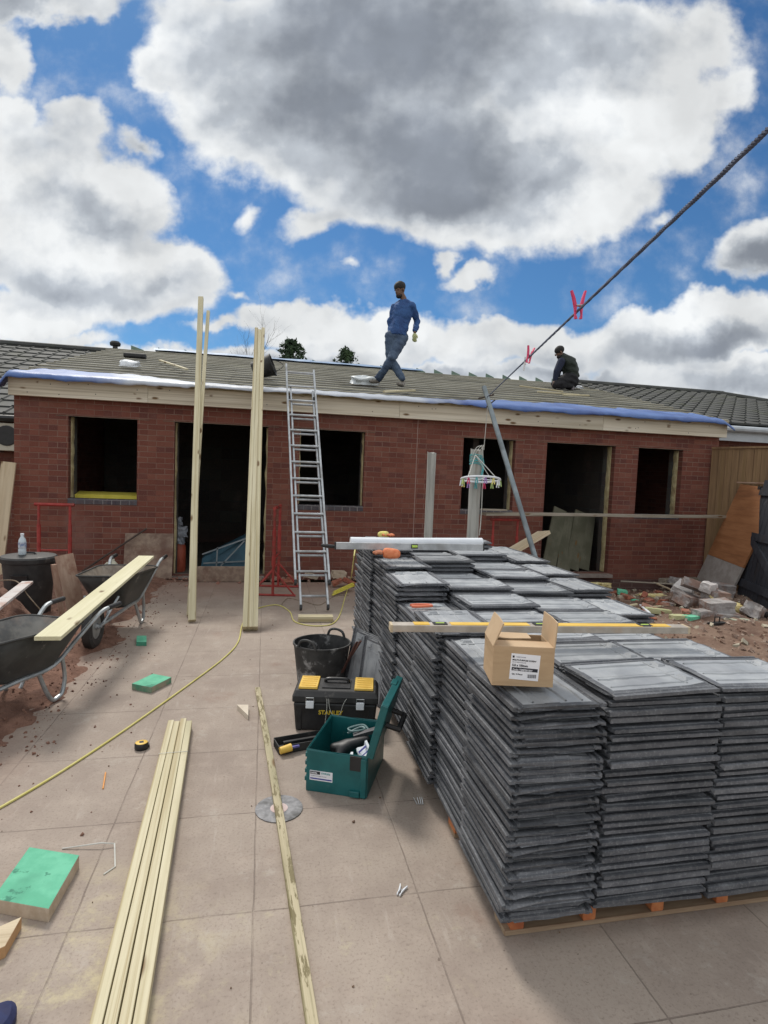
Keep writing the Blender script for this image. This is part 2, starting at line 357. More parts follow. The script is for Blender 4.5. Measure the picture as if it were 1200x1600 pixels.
def brick_mat(name, c1, c2, mortar, axis='XZ', bw=.225, rh=.075, ms=.011, dirtc=(.16, .07, .05)):
    M = bpy.data.materials.new(name); M.use_nodes = True; t = NT(M.node_tree); b = M.node_tree.nodes['Principled BSDF']
    vec = t.n('ShaderNodeTexCoord').outputs['Object']; sp = t.sep(vec)
    nrm = t.sep(t.n('ShaderNodeNewGeometry').outputs['Normal'])
    isx = t.m('GREATER_THAN', t.m('ABSOLUTE', nrm[0]), .6)
    u = t.m('ADD', t.m('MULTIPLY', sp[0], t.m('SUBTRACT', 1, isx)), t.m('MULTIPLY', sp[1], isx))
    uv = t.xyz(u, sp[2], 0)
    uvw = t.v('ADD', uv, t.v('SCALE', t.v('SUBTRACT', t.noise(vec, 9, 3, .5, out=1), (.5, .5, .5)), .008))
    br = t.n('ShaderNodeTexBrick'); t.put(br.inputs['Vector'], uvw)
    for k, v in (('Scale', 1), ('Mortar Size', ms/2), ('Mortar Smooth', .25), ('Bias', -.1), ('Brick Width', bw), ('Row Height', rh)): br.inputs[k].default_value = v
    t.put(br.inputs['Color1'], c1); t.put(br.inputs['Color2'], c2); t.put(br.inputs['Mortar'], c1)
    c = br.outputs['Color']; f = br.outputs['Fac']
    # second, offset brick pattern of darker, purpler bricks
    row = t.m('FLOOR', t.m('DIVIDE', sp[2], rh)); odd = t.m('MODULO', t.m('ABSOLUTE', row), 2)
    cell = t.xyz(t.m('FLOOR', t.m('ADD', t.m('DIVIDE', u, bw), t.m('MULTIPLY', odd, .5))), row, 0)
    wn = t.n('ShaderNodeTexWhiteNoise', noise_dimensions='3D'); t.put(wn.inputs[0], cell)
    c = t.mix(t.m('MULTIPLY', t.ramp(wn.outputs[0], .6, 1), .55), c, (c1[0]*.55, c1[1]*.6, c1[2]*.85))
    c = t.mix(t.m('MULTIPLY', t.ramp(wn.outputs[0], .25, 0), .45), c, (c2[0]*1.2, c2[1]*1.5, c2[2]*1.5))
    c = t.mix(t.m('MULTIPLY', t.ramp(t.noise(vec, 70, 4, .7), .5, .7), .3), c, (.33, .17, .13))
    mor = t.mix(t.ramp(t.noise(vec, 2.2, 5, .6), .35, .66), mortar, (c1[0]*1.15, c1[1]*1.7, c1[2]*1.8))
    c = t.mix(f, c, mor)
    c = t.mix(t.m('MULTIPLY', t.ramp(t.noise(vec, 1.1, 6, .65), .52, .75), .35), c, (.30, .20, .17))
    low = t.ramp(t.m('ADD', sp[2], t.m('MULTIPLY', t.noise(vec, 3, 4), .5)), .55, .15)   # mud splashed on the lowest courses
    c = t.mix(t.m('MULTIPLY', low, .45), c, dirtc)
    t.put(b.inputs['Base Color'], c); b.inputs['Roughness'].default_value = .9
    bp = t.n('ShaderNodeBump'); bp.inputs['Strength'].default_value = .6; bp.inputs['Distance'].default_value = .006
    t.put(bp.inputs['Height'], t.m('ADD', t.m('SUBTRACT', 1, f), t.m('MULTIPLY', t.noise(vec, 60, 4), .35)))
    t.put(b.inputs['Normal'], bp.outputs[0]); return M
BRICK = brick_mat('red_brick', (.150, .046, .031), (.192, .064, .043), (.235, .145, .112))
BLUEB = brick_mat('blue_brick', (.06, .055, .065), (.085, .075, .085), (.28, .25, .24), bw=.1125, ms=.012)
PLINTHB = brick_mat('dark_plinth_brick', (.05, .04, .045), (.08, .055, .055), (.30, .24, .21), ms=.012)
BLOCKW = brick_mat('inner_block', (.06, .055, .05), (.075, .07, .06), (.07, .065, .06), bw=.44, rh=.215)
def paving_mat():
    M = bpy.data.materials.new('paving_slabs'); M.use_nodes = True; t = NT(M.node_tree); b = M.node_tree.nodes['Principled BSDF']
    vec = t.n('ShaderNodeTexCoord').outputs['Object']; sp = t.sep(vec)
    def g(a, off): 
        q = t.m('DIVIDE', t.m('ADD', a, off), .6)
        return t.m('FLOOR', q), t.m('ABSOLUTE', t.m('SUBTRACT', t.m('FRACT', q), .5))
    wob = t.m('MULTIPLY', t.m('SUBTRACT', t.noise(vec, 4, 4, .6), .5), .012)
    cx, fx = g(t.m('ADD', sp[0], wob), 6.0); cy, fy = g(t.m('ADD', sp[1], wob), -.173+6)
    wn = t.n('ShaderNodeTexWhiteNoise', noise_dimensions='3D'); t.put(wn.inputs[0], t.xyz(cx, cy, 0))
    c = t.mix(wn.outputs[0], (.345, .282, .236), (.395, .330, .276))
    c = t.mix(t.ramp(t.noise(vec, 2.2, 7, .65), .35, .7), c, (.290, .232, .195))
    c = t.mix(t.m('MULTIPLY', t.ramp(t.noise(vec, 7, 7, .7), .48, .7), .55), c, (.42, .345, .29))
    c = t.mix(t.m('MULTIPLY', t.ramp(t.noise(vec, 90, 5, .75), .5, .68), .6), c, (.19, .145, .12))
    c = t.mix(t.m('MULTIPLY', t.ramp(t.noise(vec, 3.6, 8, .8), .56, .66), .4), c, (.46, .41, .36))
    c = t.mix(t.m('MULTIPLY', t.ramp(t.noise(t.v('ADD', vec, (5, 3, 1)), 26, 3, .6), .70, .74), .7), c, (.12, .085, .065))
    # scuffs running along the trodden way
    sc = t.noise(t.map(vec, sc=(16, 2.2, 1)), 1.6, 6, .7)
    c = t.mix(t.m('MULTIPLY', t.ramp(sc, .56, .72), .4), c, (.46, .40, .35))
    # red soil trodden onto the slabs
    rd = t.noise(vec, 1.7, 7, .72)
    left = t.ramp(t.m('ADD', sp[0], t.m('MULTIPLY', rd, .9)), -.55, -1.25)
    back = t.ramp(t.m('ADD', sp[1], t.m('MULTIPLY', rd, 1.6)), 7.0, 8.9)
    stn = t.m('MAXIMUM', t.m('MAXIMUM', left, back), t.m('MULTIPLY', t.ramp(rd, .57, .70), .6))
    c = t.mix(t.m('MULTIPLY', stn, .6), c, (.22, .12, .085))
    # pale sawdust near the cut timber
    sd = t.m('MULTIPLY', t.ramp(t.v('DISTANCE', vec, (-.60, 1.75, 0)), .75, .1), t.ramp(t.noise(vec, 5, 8, .75), .46, .66))
    c = t.mix(t.m('MULTIPLY', sd, .75), c, (.55, .48, .30))
    sd2 = t.m('MULTIPLY', t.ramp(t.v('DISTANCE', vec, (.25, 1.8, 0)), .8, .1), t.ramp(t.noise(vec, 8, 8, .75), .56, .7))
    c = t.mix(t.m('MULTIPLY', sd2, .5), c, (.50, .44, .30))
    jx = t.ramp(fx, .4935, .4975); jy = t.ramp(fy, .4935, .4975)
    j = t.m('MULTIPLY', t.m('MAXIMUM', jx, jy), t.ramp(t.noise(vec, 3, 5, .7), .34, .58, .12, .95))
    c = t.mix(t.m('MULTIPLY', j, .55), c, (.11, .08, .065))
    t.put(b.inputs['Base Color'], c); t.put(b.inputs['Roughness'], .82)
    bp = t.n('ShaderNodeBump'); bp.inputs['Strength'].default_value = .5; bp.inputs['Distance'].default_value = .006
    h = t.m('SUBTRACT', t.m('MULTIPLY', t.noise(vec, 45, 5, .7), .5), t.m('MAXIMUM', jx, jy))
    t.put(bp.inputs['Height'], h); t.put(b.inputs['Normal'], bp.outputs[0]); return M
PAVING = paving_mat()
DIRT = mat('red_brown_soil', [(.15, .085, .058), (.225, .15, .108), (.10, .052, .036)], .95, 3.5, 9, bump=.9, bscale=30, bdist=.02, extra=dirty((.36, .27, .20), 18, .6, .72, .6))
CLAY = mat('red_clay', [(.165, .082, .056), (.25, .135, .095), (.11, .05, .034)], .95, 9, 8, bump=.9, bscale=50, bdist=.015)
DARKTILE = None
# ================================================================== setting
g_ = MB()
g_.poly([(-300, -300, -.32), (300, -300, -.32), (300, 300, -.32), (-300, 300, -.32)])
tag(g_.build('ground', mat('rough_grassy_ground', [(.12, .10, .06), (.20, .16, .10), (.07, .09, .035)], .95, .5, 9)), kind='structure')
pv = MB(); pv.box((-.35, 1.0, -.14), (6.1, 14.0, .28)); pv.box((4.2, -.85, -.143), (3.0, 6.5, .28))
tag(pv.build('paving', PAVING), kind='structure')
def nz(x, y, s, z=0.0, o=5): return noise.fractal(Vector((x*s, y*s, z)), .8, 2.1, o)
def terrain(name, x0, x1, y0, y1, st, hf, m):
    b = MB(); nx = int((x1-x0)/st); ny = int((y1-y0)/st)
    b.grid([[(x0+(x1-x0)*i/nx, y0+(y1-y0)*j/ny, hf(x0+(x1-x0)*i/nx, y0+(y1-y0)*j/ny)) for i in range(nx+1)] for j in range(ny+1)])
    return tag(b.build(name, m, smooth=True, auto=0), kind='structure')
def h_right(x, y):
    dip = .16*max(0, min(1, (y-7.0)/1.1))
    e = min(1, max(0, (x-2.5)/.25)) if y > 2.45 else 0
    if x > 2.5: e = min(e, max(0, min(1, (y-2.45)/.25)))
    return -.16 - dip*e + e*(.125 + .05*nz(x, y, 1.2)+.022*nz(x, y, 6, 3)) + .06*math.exp(-((x-5.3)**2+(y-6.2)**2)/1.2)
terrain('dirt', 2.3, 11, 2.2, 8.45, .07, h_right, DIRT)
def h_left(x, y):
    edge = -1.30+.13*nz(x, y, 1.6, 1)+.10*nz(x, y, 5, 2)
    if y > 5: edge += (y-5)*.02
    if y < 3.3: edge -= (3.3-y)*.55
    e = (edge-x)
    return max(-.03, min(.07, e*.22)) + (.02*nz(x, y, 7, 5)+.012*nz(x, y, 22, 6) if e > -.1 else 0)*min(1, max(0, (e+.1)*5))
terrain('soil', -5.5, -.9, 1.2, 8.38, .045, h_left, CLAY)
# ================================================================== main bungalow
WY = 8.4
bung = thing('bungalow', 'red brick bungalow with empty window openings and bare roofing battens', 'bungalow', (0, WY, 0))
HOLES = [(-2.57, -1.71, 1.06, 2.15), (-1.23, .03, 0.02, 2.15), (.48, 1.43, 1.06, 2.15), (2.95, 3.80, 1.06, 2.15), (4.33, 5.53, .08, 2.145), (5.95, 6.78, 1.06, 2.14)]
def wall_holes(b, x0, x1, z0, z1, y0, y1, holes):
    xs = sorted({x0, x1, *[h[0] for h in holes], *[h[1] for h in holes]}); zs = sorted({z0, z1, *[h[2] for h in holes], *[h[3] for h in holes]})
    def hole(xm, zm): return any(h[0] < xm < h[1] and h[2] < zm < h[3] for h in holes)
    for xa, xb in zip(xs, xs[1:]):
        for za, zb in zip(zs, zs[1:]):
            if hole((xa+xb)/2, (za+zb)/2): continue
            for y in (y0, y1): b.poly([(xa, y, za), (xb, y, za), (xb, y, zb), (xa, y, zb)])
    for (a, c, d, e) in holes:
        b.poly([(a, y0, d), (a, y1, d), (a, y1, e), (a, y0, e)]); b.poly([(c, y0, d), (c, y1, d), (c, y1, e), (c, y0, e)])
        b.poly([(a, y0, d), (c, y0, d), (c, y1, d), (a, y1, d)]); b.poly([(a, y0, e), (c, y0, e), (c, y1, e), (a, y1, e)])
    b.poly([(x0, y0, z0), (x0, y1, z0), (x0, y1, z1), (x0, y0, z1)]); b.poly([(x1, y0, z0), (x1, y1, z0), (x1, y1, z1), (x1, y0, z1)])
    b.poly([(x0, y0, z1), (x1, y0, z1), (x1, y1, z1), (x0, y1, z1)])
XL, XR = -3.22, 7.45
b = MB(bung.location); wall_holes(b, XL, XR, -.04, 2.50, WY, WY+.103, HOLES)
b.box((XL+.0515, 13.5, 1.2), (.103, 9.98, 2.5)); b.box((XR-.0515, 13.5, 1.2), (.103, 9.98, 2.5)); b.box((2.1, 18.55, 1.2), (10.67, .1, 2.5))
for xx, ss in ((XL+.05, 1), (XR-.05, 1)):       # gables
    b.grid([[(xx-.05, 8.5, 2.4), (xx-.05, 13.5, 2.4+1.35), (xx-.05, 18.5, 2.4)], [(xx+.05, 8.5, 2.4), (xx+.05, 13.5, 2.4+1.35), (xx+.05, 18.5, 2.4)]])
    b.poly([(xx-.05, 8.5, 2.4), (xx-.05, 13.5, 3.75), (xx-.05, 18.5, 2.4)]); b.poly([(xx+.05, 8.5, 2.4), (xx+.05, 13.5, 3.75), (xx+.05, 18.5, 2.4)])
b.build('wall', BRICK, bung)
b = MB(bung.location); wall_holes(b, XL+.105, XR-.105, -.02, 2.48, WY+.205, WY+.305, [(h[0]+.02, h[1]-.02, h[2]-.015, h[3]+.02) for h in HOLES])
b.box((2.1, 12.3, 1.2), (10.4, .1, 2.5)); b.box((3.3, 10.5, 1.2), (.1, 3.4, 2.5)); b.box((5.72, 10.5, 1.2), (.1, 3.4, 2.5)); b.box((.26, 10.5, 1.2), (.1, 3.4, 2.5))
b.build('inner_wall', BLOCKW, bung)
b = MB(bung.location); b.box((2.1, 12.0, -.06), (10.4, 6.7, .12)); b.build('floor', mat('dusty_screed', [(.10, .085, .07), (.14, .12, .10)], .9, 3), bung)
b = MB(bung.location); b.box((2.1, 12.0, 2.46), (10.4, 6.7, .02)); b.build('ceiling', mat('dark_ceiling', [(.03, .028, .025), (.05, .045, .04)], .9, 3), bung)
for (a, c, d, e) in HOLES:
    wdw = d > .5
    for s_, x in ((-1, a), (1, c)):      # ragged insulation closing the cavity beside the frame
        bb = MB(bung.location); rows = []
        n = 16
        for i in range(n+1):
            z = d+.005+(e-d-.01)*i/n
            o1 = random.uniform(.004, .022); o2 = random.uniform(.0, .012)
            xa = x - s_*o1
            rows.append([(x+s_*.012, WY+.106, z), (xa, WY+.106+o2, z), (xa-s_*random.uniform(0, .012), WY+.155, z), (xa, WY+.203, z), (x+s_*.012, WY+.203, z)])
        bb.grid(rows, True, True); bb.build('insulation_strip', mat('reveal_foam', [(.42, .34, .18), (.55, .48, .28), (.30, .22, .12)], .9, 9, bump=.6), bung)
    lb = MB(bung.location); lb.box(((a+c)/2, WY-.0015+.05, e+.004), (c-a+.3, .106, .008)); lb.build('lintel', mat('lintel_steel', [(.10, .075, .05), (.16, .12, .08)], .6, 12), bung)
    if wdw:
        sb = MB(bung.location); sb.box(((a+c)/2, WY+.048, d-.036), (c-a+.01, .112, .074)); sb.build('sill', BLUEB, bung)
        sb = MB(bung.location); sb.box(((a+c)/2, WY+.155, d-.02), (c-a, .09, .03)); sb.build('cavity_tray', mat('dark_membrane', [(.03, .03, .03), (.05, .05, .05)], .6, 5), bung)
b = MB(bung.location); b.box((5.9, WY-.022, -.10), (3.2, .05, .15)); b.box((5.9, WY-.05, -.27), (3.3, .1, .19)); b.build('plinth', PLINTHB, bung)
b = MB(bung.location); b.box((4.93, WY+.03, .045), (1.24, .3, .05)); b.build('door_threshold', mat('concrete_sill', [(.22, .18, .16), (.3, .25, .22)], .9, 8), bung)
b = MB(bung.location); b.box((-.6, WY+.03, -.0), (1.25, .3, .03)); b.build('door_threshold', MT['concrete_sill'], bung)
b = MB(bung.location); b.box((2.22, WY-.0005, 1.2), (.012, .004, 2.4)); b.build('movement_joint', mat('joint_mastic', [(.28, .18, .15), (.33, .22, .19)], .8, 12), bung)
# yellow insulation board lying inside the first window
b = MB(bung.location); b.box((-2.14, WY+.40, 1.095), (.9, .38, .05), (R(4), 0, 0)); 
b.build('insulation_board', mat('yellow_board', [(.62, .52, .06), (.70, .60, .10)], .8, 8), bung)
# fascia: two boards butted, nails
for (xa, xb) in ((XL-.02, -1.56), (-1.556, 1.9), (1.904, 5.2), (5.204, XR+.03)):
    b = MB(((xa+xb)/2, 8.285, 2.49)); b.box(((xa+xb)/2, 8.285, 2.488), (xb-xa, .022, .225), ch=.002)
    o = b.build('fascia_board', FASC, bung, loc=Vector(((xa+xb)/2, 8.285, 2.49))-bung.location)
    for k in range(4):
        for zz in (-.06, .06):
            if random.random() < .7:
                nb = MB(); nb.lathe([(.007, 0), (.006, -.002)], n=8, M=Matrix.Rotation(R(90), 3, 'X')); nb.build('nail', INK, o, loc=(random.uniform(-.45, .45)*(xb-xa), -.0115, zz+random.uniform(-.02, .02)))
b = MB(bung.location); b.box((2.11, 8.345, 2.385), (XR-XL, .1, .012)); b.build('soffit', FASC, bung)
b = MB(bung.location); b.box((2.11, 8.262, 2.622), (XR-XL+.04, .05, .04), (R(14), 0, 0)); b.build('tilt_fillet', TREATED2, bung)
# roof deck (underlay over the rafters), both slopes
UND = mat('roof_underlay', [(.012, .015, .014), (.024, .028, .026), (.010, .011, .012)], .8, 2, bump=.1)
b = MB(bung.location)
xs = [XL-.03+(XR-XL+.06)*i/60 for i in range(61)]
RDG = roofz(RY)
b.grid([[(x, EY+.05, roofz(EY+.05)-.03) for x in xs]]+[[(x, y, roofz(y)-.012*abs(math.sin(x*math.pi/.6))-.008) for x in xs] for y in [EY+.06+(RY-EY-.06)*j/24 for j in range(25)]]
       + [[(x, 18.8, 2.6) for x in xs], [(x, 18.8, 2.5) for x in xs], [(x, RY, RDG-.12) for x in xs], [(x, EY+.15, roofz(EY+.15)-.13) for x in xs]])
b.build('roof_underlay', UND, bung)
b = MB((0, 10.8, 3.3)); cs, sn = math.cos(math.atan(SL)), math.sin(math.atan(SL))
j = 0; y = EY+.10
while y < RY-.05:
    xa = XL-.02
    while xa < XR:
        L = random.choice((3.6, 4.2, 4.8, 2.7)); xb = min(xa+L, XR+random.uniform(-.25, .05))
        zz = roofz(y)+.010; dx = random.uniform(-.006, .006)
        b.beam((xa, y+dx, zz+random.uniform(-.003, .003)), (xb, y-dx, zz+random.uniform(-.003, .003)), .044, .020, up=(0, -sn, cs)); xa = xb+.003
    y += .325; j += 1
b.build('roof_battens', mat('roof_batten_wood', [(.29, .27, .21), (.45, .43, .35), (.20, .19, .15)], .8, 1.3, 5, stretch=(1, 6, 6), extra=dirty((.48, .46, .34), 1.1, .55, .7, .6)), bung, loc=Vector((0, 10.8, 3.3))-bung.location)
# draped breather membrane along the eaves
def memb():
    M = mat('breather_membrane', [(.06, .12, .34), (.10, .18, .42), (.045, .08, .25)], .45, 3, bump=.25, bscale=9, bdist=.02,
        extra=lambda t, v, c, oi: t.mix(t.m('MULTIPLY', t.ramp(t.m('ADD', t.sep(v)[0], t.m('MULTIPLY', t.noise(v, 2.5, 3), 1.4)), -1.6, -1.0), t.ramp(t.m('ADD', t.sep(v)[0], t.m('MULTIPLY', t.noise(v, 2.5, 3), 1.2)), 3.6, 2.6)), c, (.44, .47, .53)))
    return M
b = MB(bung.location); rows = []
N = 220
prof = [(.62, .026), (.40, .034), (.20, .028), (.08, .040), (.0, .036), (-.035, .022), (-.047, -.02), (-.052, -.075)]
for k, (dy0, dz) in enumerate(prof):
    r = []
    for i in range(N+1):
        dy = dy0
        x = XL-.14+(XR-XL+.20)*i/N
        h = .65+.35*nz(x, 0, .8, 9)+.18*nz(x, 2, 3.3, 4); wv = .012*nz(x, k*.7, 4, 7)
        e_ = 1.25 if x < -1.4 else (1.0 if x < 3.2 else 1.15)
        reach = .36+.64*max(min(1, max(0, (-1.0-x)/.9)), min(1, max(0, (x-2.9)/.9)))
        if dy > 0: dy = dy*reach*(1+.35*nz(x, k, 1.1, 3)) if x > XL+.2 else dy*.4
        z = roofz(EY+max(dy, 0))+(dz if dz > 0 else dz*h*e_*(.45 if -1.0 < x < 3.0 else .85))+wv
        if x < XL: z -= (XL-x)*1.6
        if x > XR-.15: z -= (x-XR+.15)*.55
        r.append((x, EY+.01+dy+wv*.8-(.02 if dz < 0 else 0), z))
    rows.append(r)
b.grid(rows); o = b.build('membrane', memb(), bung, smooth=True, auto=0)
o.modifiers.new('th', 'SOLIDIFY').thickness = .003
# ridge: strip of membrane and the rafter ends rising behind
b = MB(bung.location)
b.grid([[(x, RY-.16, roofz(RY-.16)+.05+.012*nz(x, 0, 2)) for x in [XL+.8+i*.14 for i in range(44)]], [(x, RY+.02, RDG+.075+.02*nz(x, 1, 2)) for x in [XL+.8+i*.14 for i in range(44)]], [(x, RY+.2, RDG) for x in [XL+.8+i*.14 for i in range(44)]]])
b.build('ridge_membrane', mat('ridge_blue', [(.16, .26, .42), (.22, .33, .50)], .5, 4), bung)
for k in range(16):
    x = [-2.9, -2.35, -1.8, 1.0][k] if k < 4 else 2.6+(k-4)*.44
    bb = MB(bung.location); M = Matrix.Rotation(0, 3, 'X')
    bb.grid([[(x, RY+.02, RDG-.05), (x, RY+.02, RDG+.095), (x+.24, RY+.10, RDG+.03), (x+.24, RY+.1, RDG-.05)], [(x, RY+.05, RDG-.05), (x, RY+.05, RDG+.095), (x+.24, RY+.13, RDG+.03), (x+.24, RY+.13, RDG-.05)]], True, True)
    bb.build('rafter_end', mat('green_treated', [(.16, .24, .19), (.22, .30, .24)], .8, 8), bung)
# ================================================================== tiled neighbours
def tiled_mat():
    def ex(t, vec, c, oi):
        wn = t.n('ShaderNodeTexWhiteNoise', noise_dimensions='3D'); sp = t.sep(vec)
        t.put(wn.inputs[0], t.xyz(t.m('FLOOR', t.m('DIVIDE', sp[0], .3)), t.m('FLOOR', t.m('DIVIDE', sp[1], .33)), 0))
        return t.v('SCALE', c, t.m('MULTIPLY_ADD', wn.outputs[0], .22, .86))
    return mat('old_dark_tiles', [(.040, .042, .042), (.075, .078, .072), (.055, .06, .045)], .75, 4, extra=ex, bump=.3)
DARKTILE = tiled_mat()
def tiled_roof(parent, x0, x1, y0, z0, y1, z1, name='roof', clip=None):
    """courses of interlocking tiles as real steps with raised rolls"""
    b = MB(parent.location); n = round((y1-y0)/.33); xs = []
    x = x0
    while x < x1-.01:
        xs += [(x, 0), (x+.11, 0), (x+.13, .022), (x+.15, .022), (x+.17, 0)]; x += .30
    xs.append((x1, 0)); xs = [q for q in xs if q[0] <= x1]
    sl = (z1-z0)/(y1-y0)
    for k in range(n):
        ya, yb = y0+(y1-y0)*k/n, y0+(y1-y0)*(k+1)/n+.02
        use = xs if clip is None else [q for q in xs if q[0] <= clip((ya+yb)/2)]
        if len(use) < 2: continue
        b.grid([[(x, ya+.004, z0+sl*(ya-y0)+h*.3) for x, h in use], [(x, ya, z0+sl*(ya-y0)+.034+h) for x, h in use], [(x, yb, z0+sl*(yb-y0)+.006+h) for x, h in use]])
    return b.build(name, DARKTILE, parent)
rb = thing('bungalow', 'neighbouring brick bungalow wing with dark tiled roof and white gutter beyond the fence', 'bungalow', (10, 9.0, 0))
b = MB(rb.location); b.box((12.3, 13.6, 1.1), (9.66, 9.2, 2.6)); b.build('wall', BRICK, rb)
def hipclip(y): return 11.9 if y > 13.0 else 11.9+(13.0-y)*1.0
tiled_roof(rb, 7.50, 17.0, 8.72, 2.66, 13.52, RDG+.02, clip=hipclip)
b = MB(rb.location); b.poly([(7.5, 8.8, 2.60), (17, 8.8, 2.60), (11.9, 13.5, RDG-.05), (7.5, 13.5, RDG-.05)]); b.poly([(7.5, 18.2, 2.60), (17, 18.2, 2.6), (11.9, 13.5, RDG-.05), (7.5, 13.5, RDG-.05)]); b.poly([(17, 8.8, 2.6), (17, 18.2, 2.6), (11.9, 13.5, RDG-.05)]); b.build('roof_deck', DARKTILE, rb)
b = MB(rb.location); b.tube([(7.5+.3*i, 13.52, RDG+.05) for i in range(16)], .075, 8); b.tube([(11.95+.29*i, 13.5-.26*i, RDG+.04-.085*i) for i in range(18)], .07, 8); b.build('ridge_tiles', DARKTILE, rb)
b = MB(rb.location)
for k in range(24): b.box((17-k*.3-.15+.15, 8.64, 2.60), (.004, .1, .1))
b.tube([(7.62, 8.66, 2.575), (17, 8.66, 2.575)], .055, 10); b.build('gutter', mat('grey_white_upvc', [(.42, .46, .50), (.50, .54, .58)], .4, 6), rb)
b = MB(rb.location); b.box((12.3, 8.74, 2.47), (9.4, .02, .2)); b.build('fascia_board', MT['grey_white_upvc'], rb)
fl = thing('roof_flashing', 'two grey sheet metal upstands showing above the hip of the dark tiled roof', 'flashing', (12.8, 12.6, 3.9))
for px, py, hh, ww in ((1135, 640, .26, .35), (1190, 660, .30, .42)):
    p = W(px, py, 12.2); b = MB(fl.location)
    b.grid([[(p.x-ww/2, p.y, p.z-.6), (p.x-ww/2, p.y, p.z+.14 if ww < .4 else p.z+.02), (p.x+ww/2, p.y, p.z-.12 if ww < .4 else p.z+.10), (p.x+ww/2, p.y, p.z-.6)], [(p.x-ww/2, p.y+.04, p.z-.6), (p.x-ww/2, p.y+.04, p.z+.14 if ww < .4 else p.z+.02), (p.x+ww/2, p.y+.04, p.z-.12 if ww < .4 else p.z+.10), (p.x+ww/2, p.y+.04, p.z-.6)]], True, True)
    b.build('metal_sheet', mat('blue_grey_sheet', [(.16, .22, .27), (.24, .30, .35)], .5, 6), fl)
lb = thing('bungalow', 'older bungalow with mossy dark tiled roof standing back beyond the left corner', 'bungalow', (-7, 11, 0))
b = MB(lb.location); b.box((-9, 15.6, 1.0), (11.2, 9.0, 2.7)); b.build('wall', BRICK, lb)
tiled_roof(lb, -14, -3.3, 10.72, 2.28, 15.5, 4.25)
b = MB(lb.location); b.poly([(-14, 10.8, 2.24), (-3.3, 10.8, 2.24), (-3.3, 15.5, 4.2), (-14, 15.5, 4.2)]); b.poly([(-14, 20.2, 2.24), (-3.3, 20.2, 2.24), (-3.3, 15.5, 4.2), (-14, 15.5, 4.2)]); b.build('roof_deck', DARKTILE, lb)
b = MB(lb.location); b.tube([(-14+.3*i, 15.5, 4.28) for i in range(36)], .085, 8); b.build('ridge_tiles', DARKTILE, lb)
b = MB(lb.location); b.tube([(-14, 10.68, 2.22), (-3.3, 10.68, 2.22)], .055, 8); b.build('gutter', BLK, lb)
ac = thing('air_conditioner', 'cream outdoor air conditioning unit on the far left brick wall', 'air conditioner', tuple(W(14, 700, 10.85)-Vector((0, 0, .0))))
b = MB(); b.box((0, 0, .18), (.62, .28, .46)); b.build('casing', mat('cream_casing', [(.50, .47, .38), (.56, .53, .44)], .5, 5), ac, bevel=.012)
b = MB(); b.lathe([(.17, -.142), (.17, -.15), (.15, -.152), (.0, -.152)], c=(0.02, 0, .2), n=20, M=Matrix.Rotation(0, 3, 'X') @ Matrix(((1, 0, 0), (0, 0, 1), (0, 1, 0)))); b.build('fan_grille', BLK, ac)
b = MB(); b.box((-.2, .12, -.06), (.04, .34, .03)); b.box((.2, .12, -.06), (.04, .34, .03)); b.build('bracket', GALV, ac)
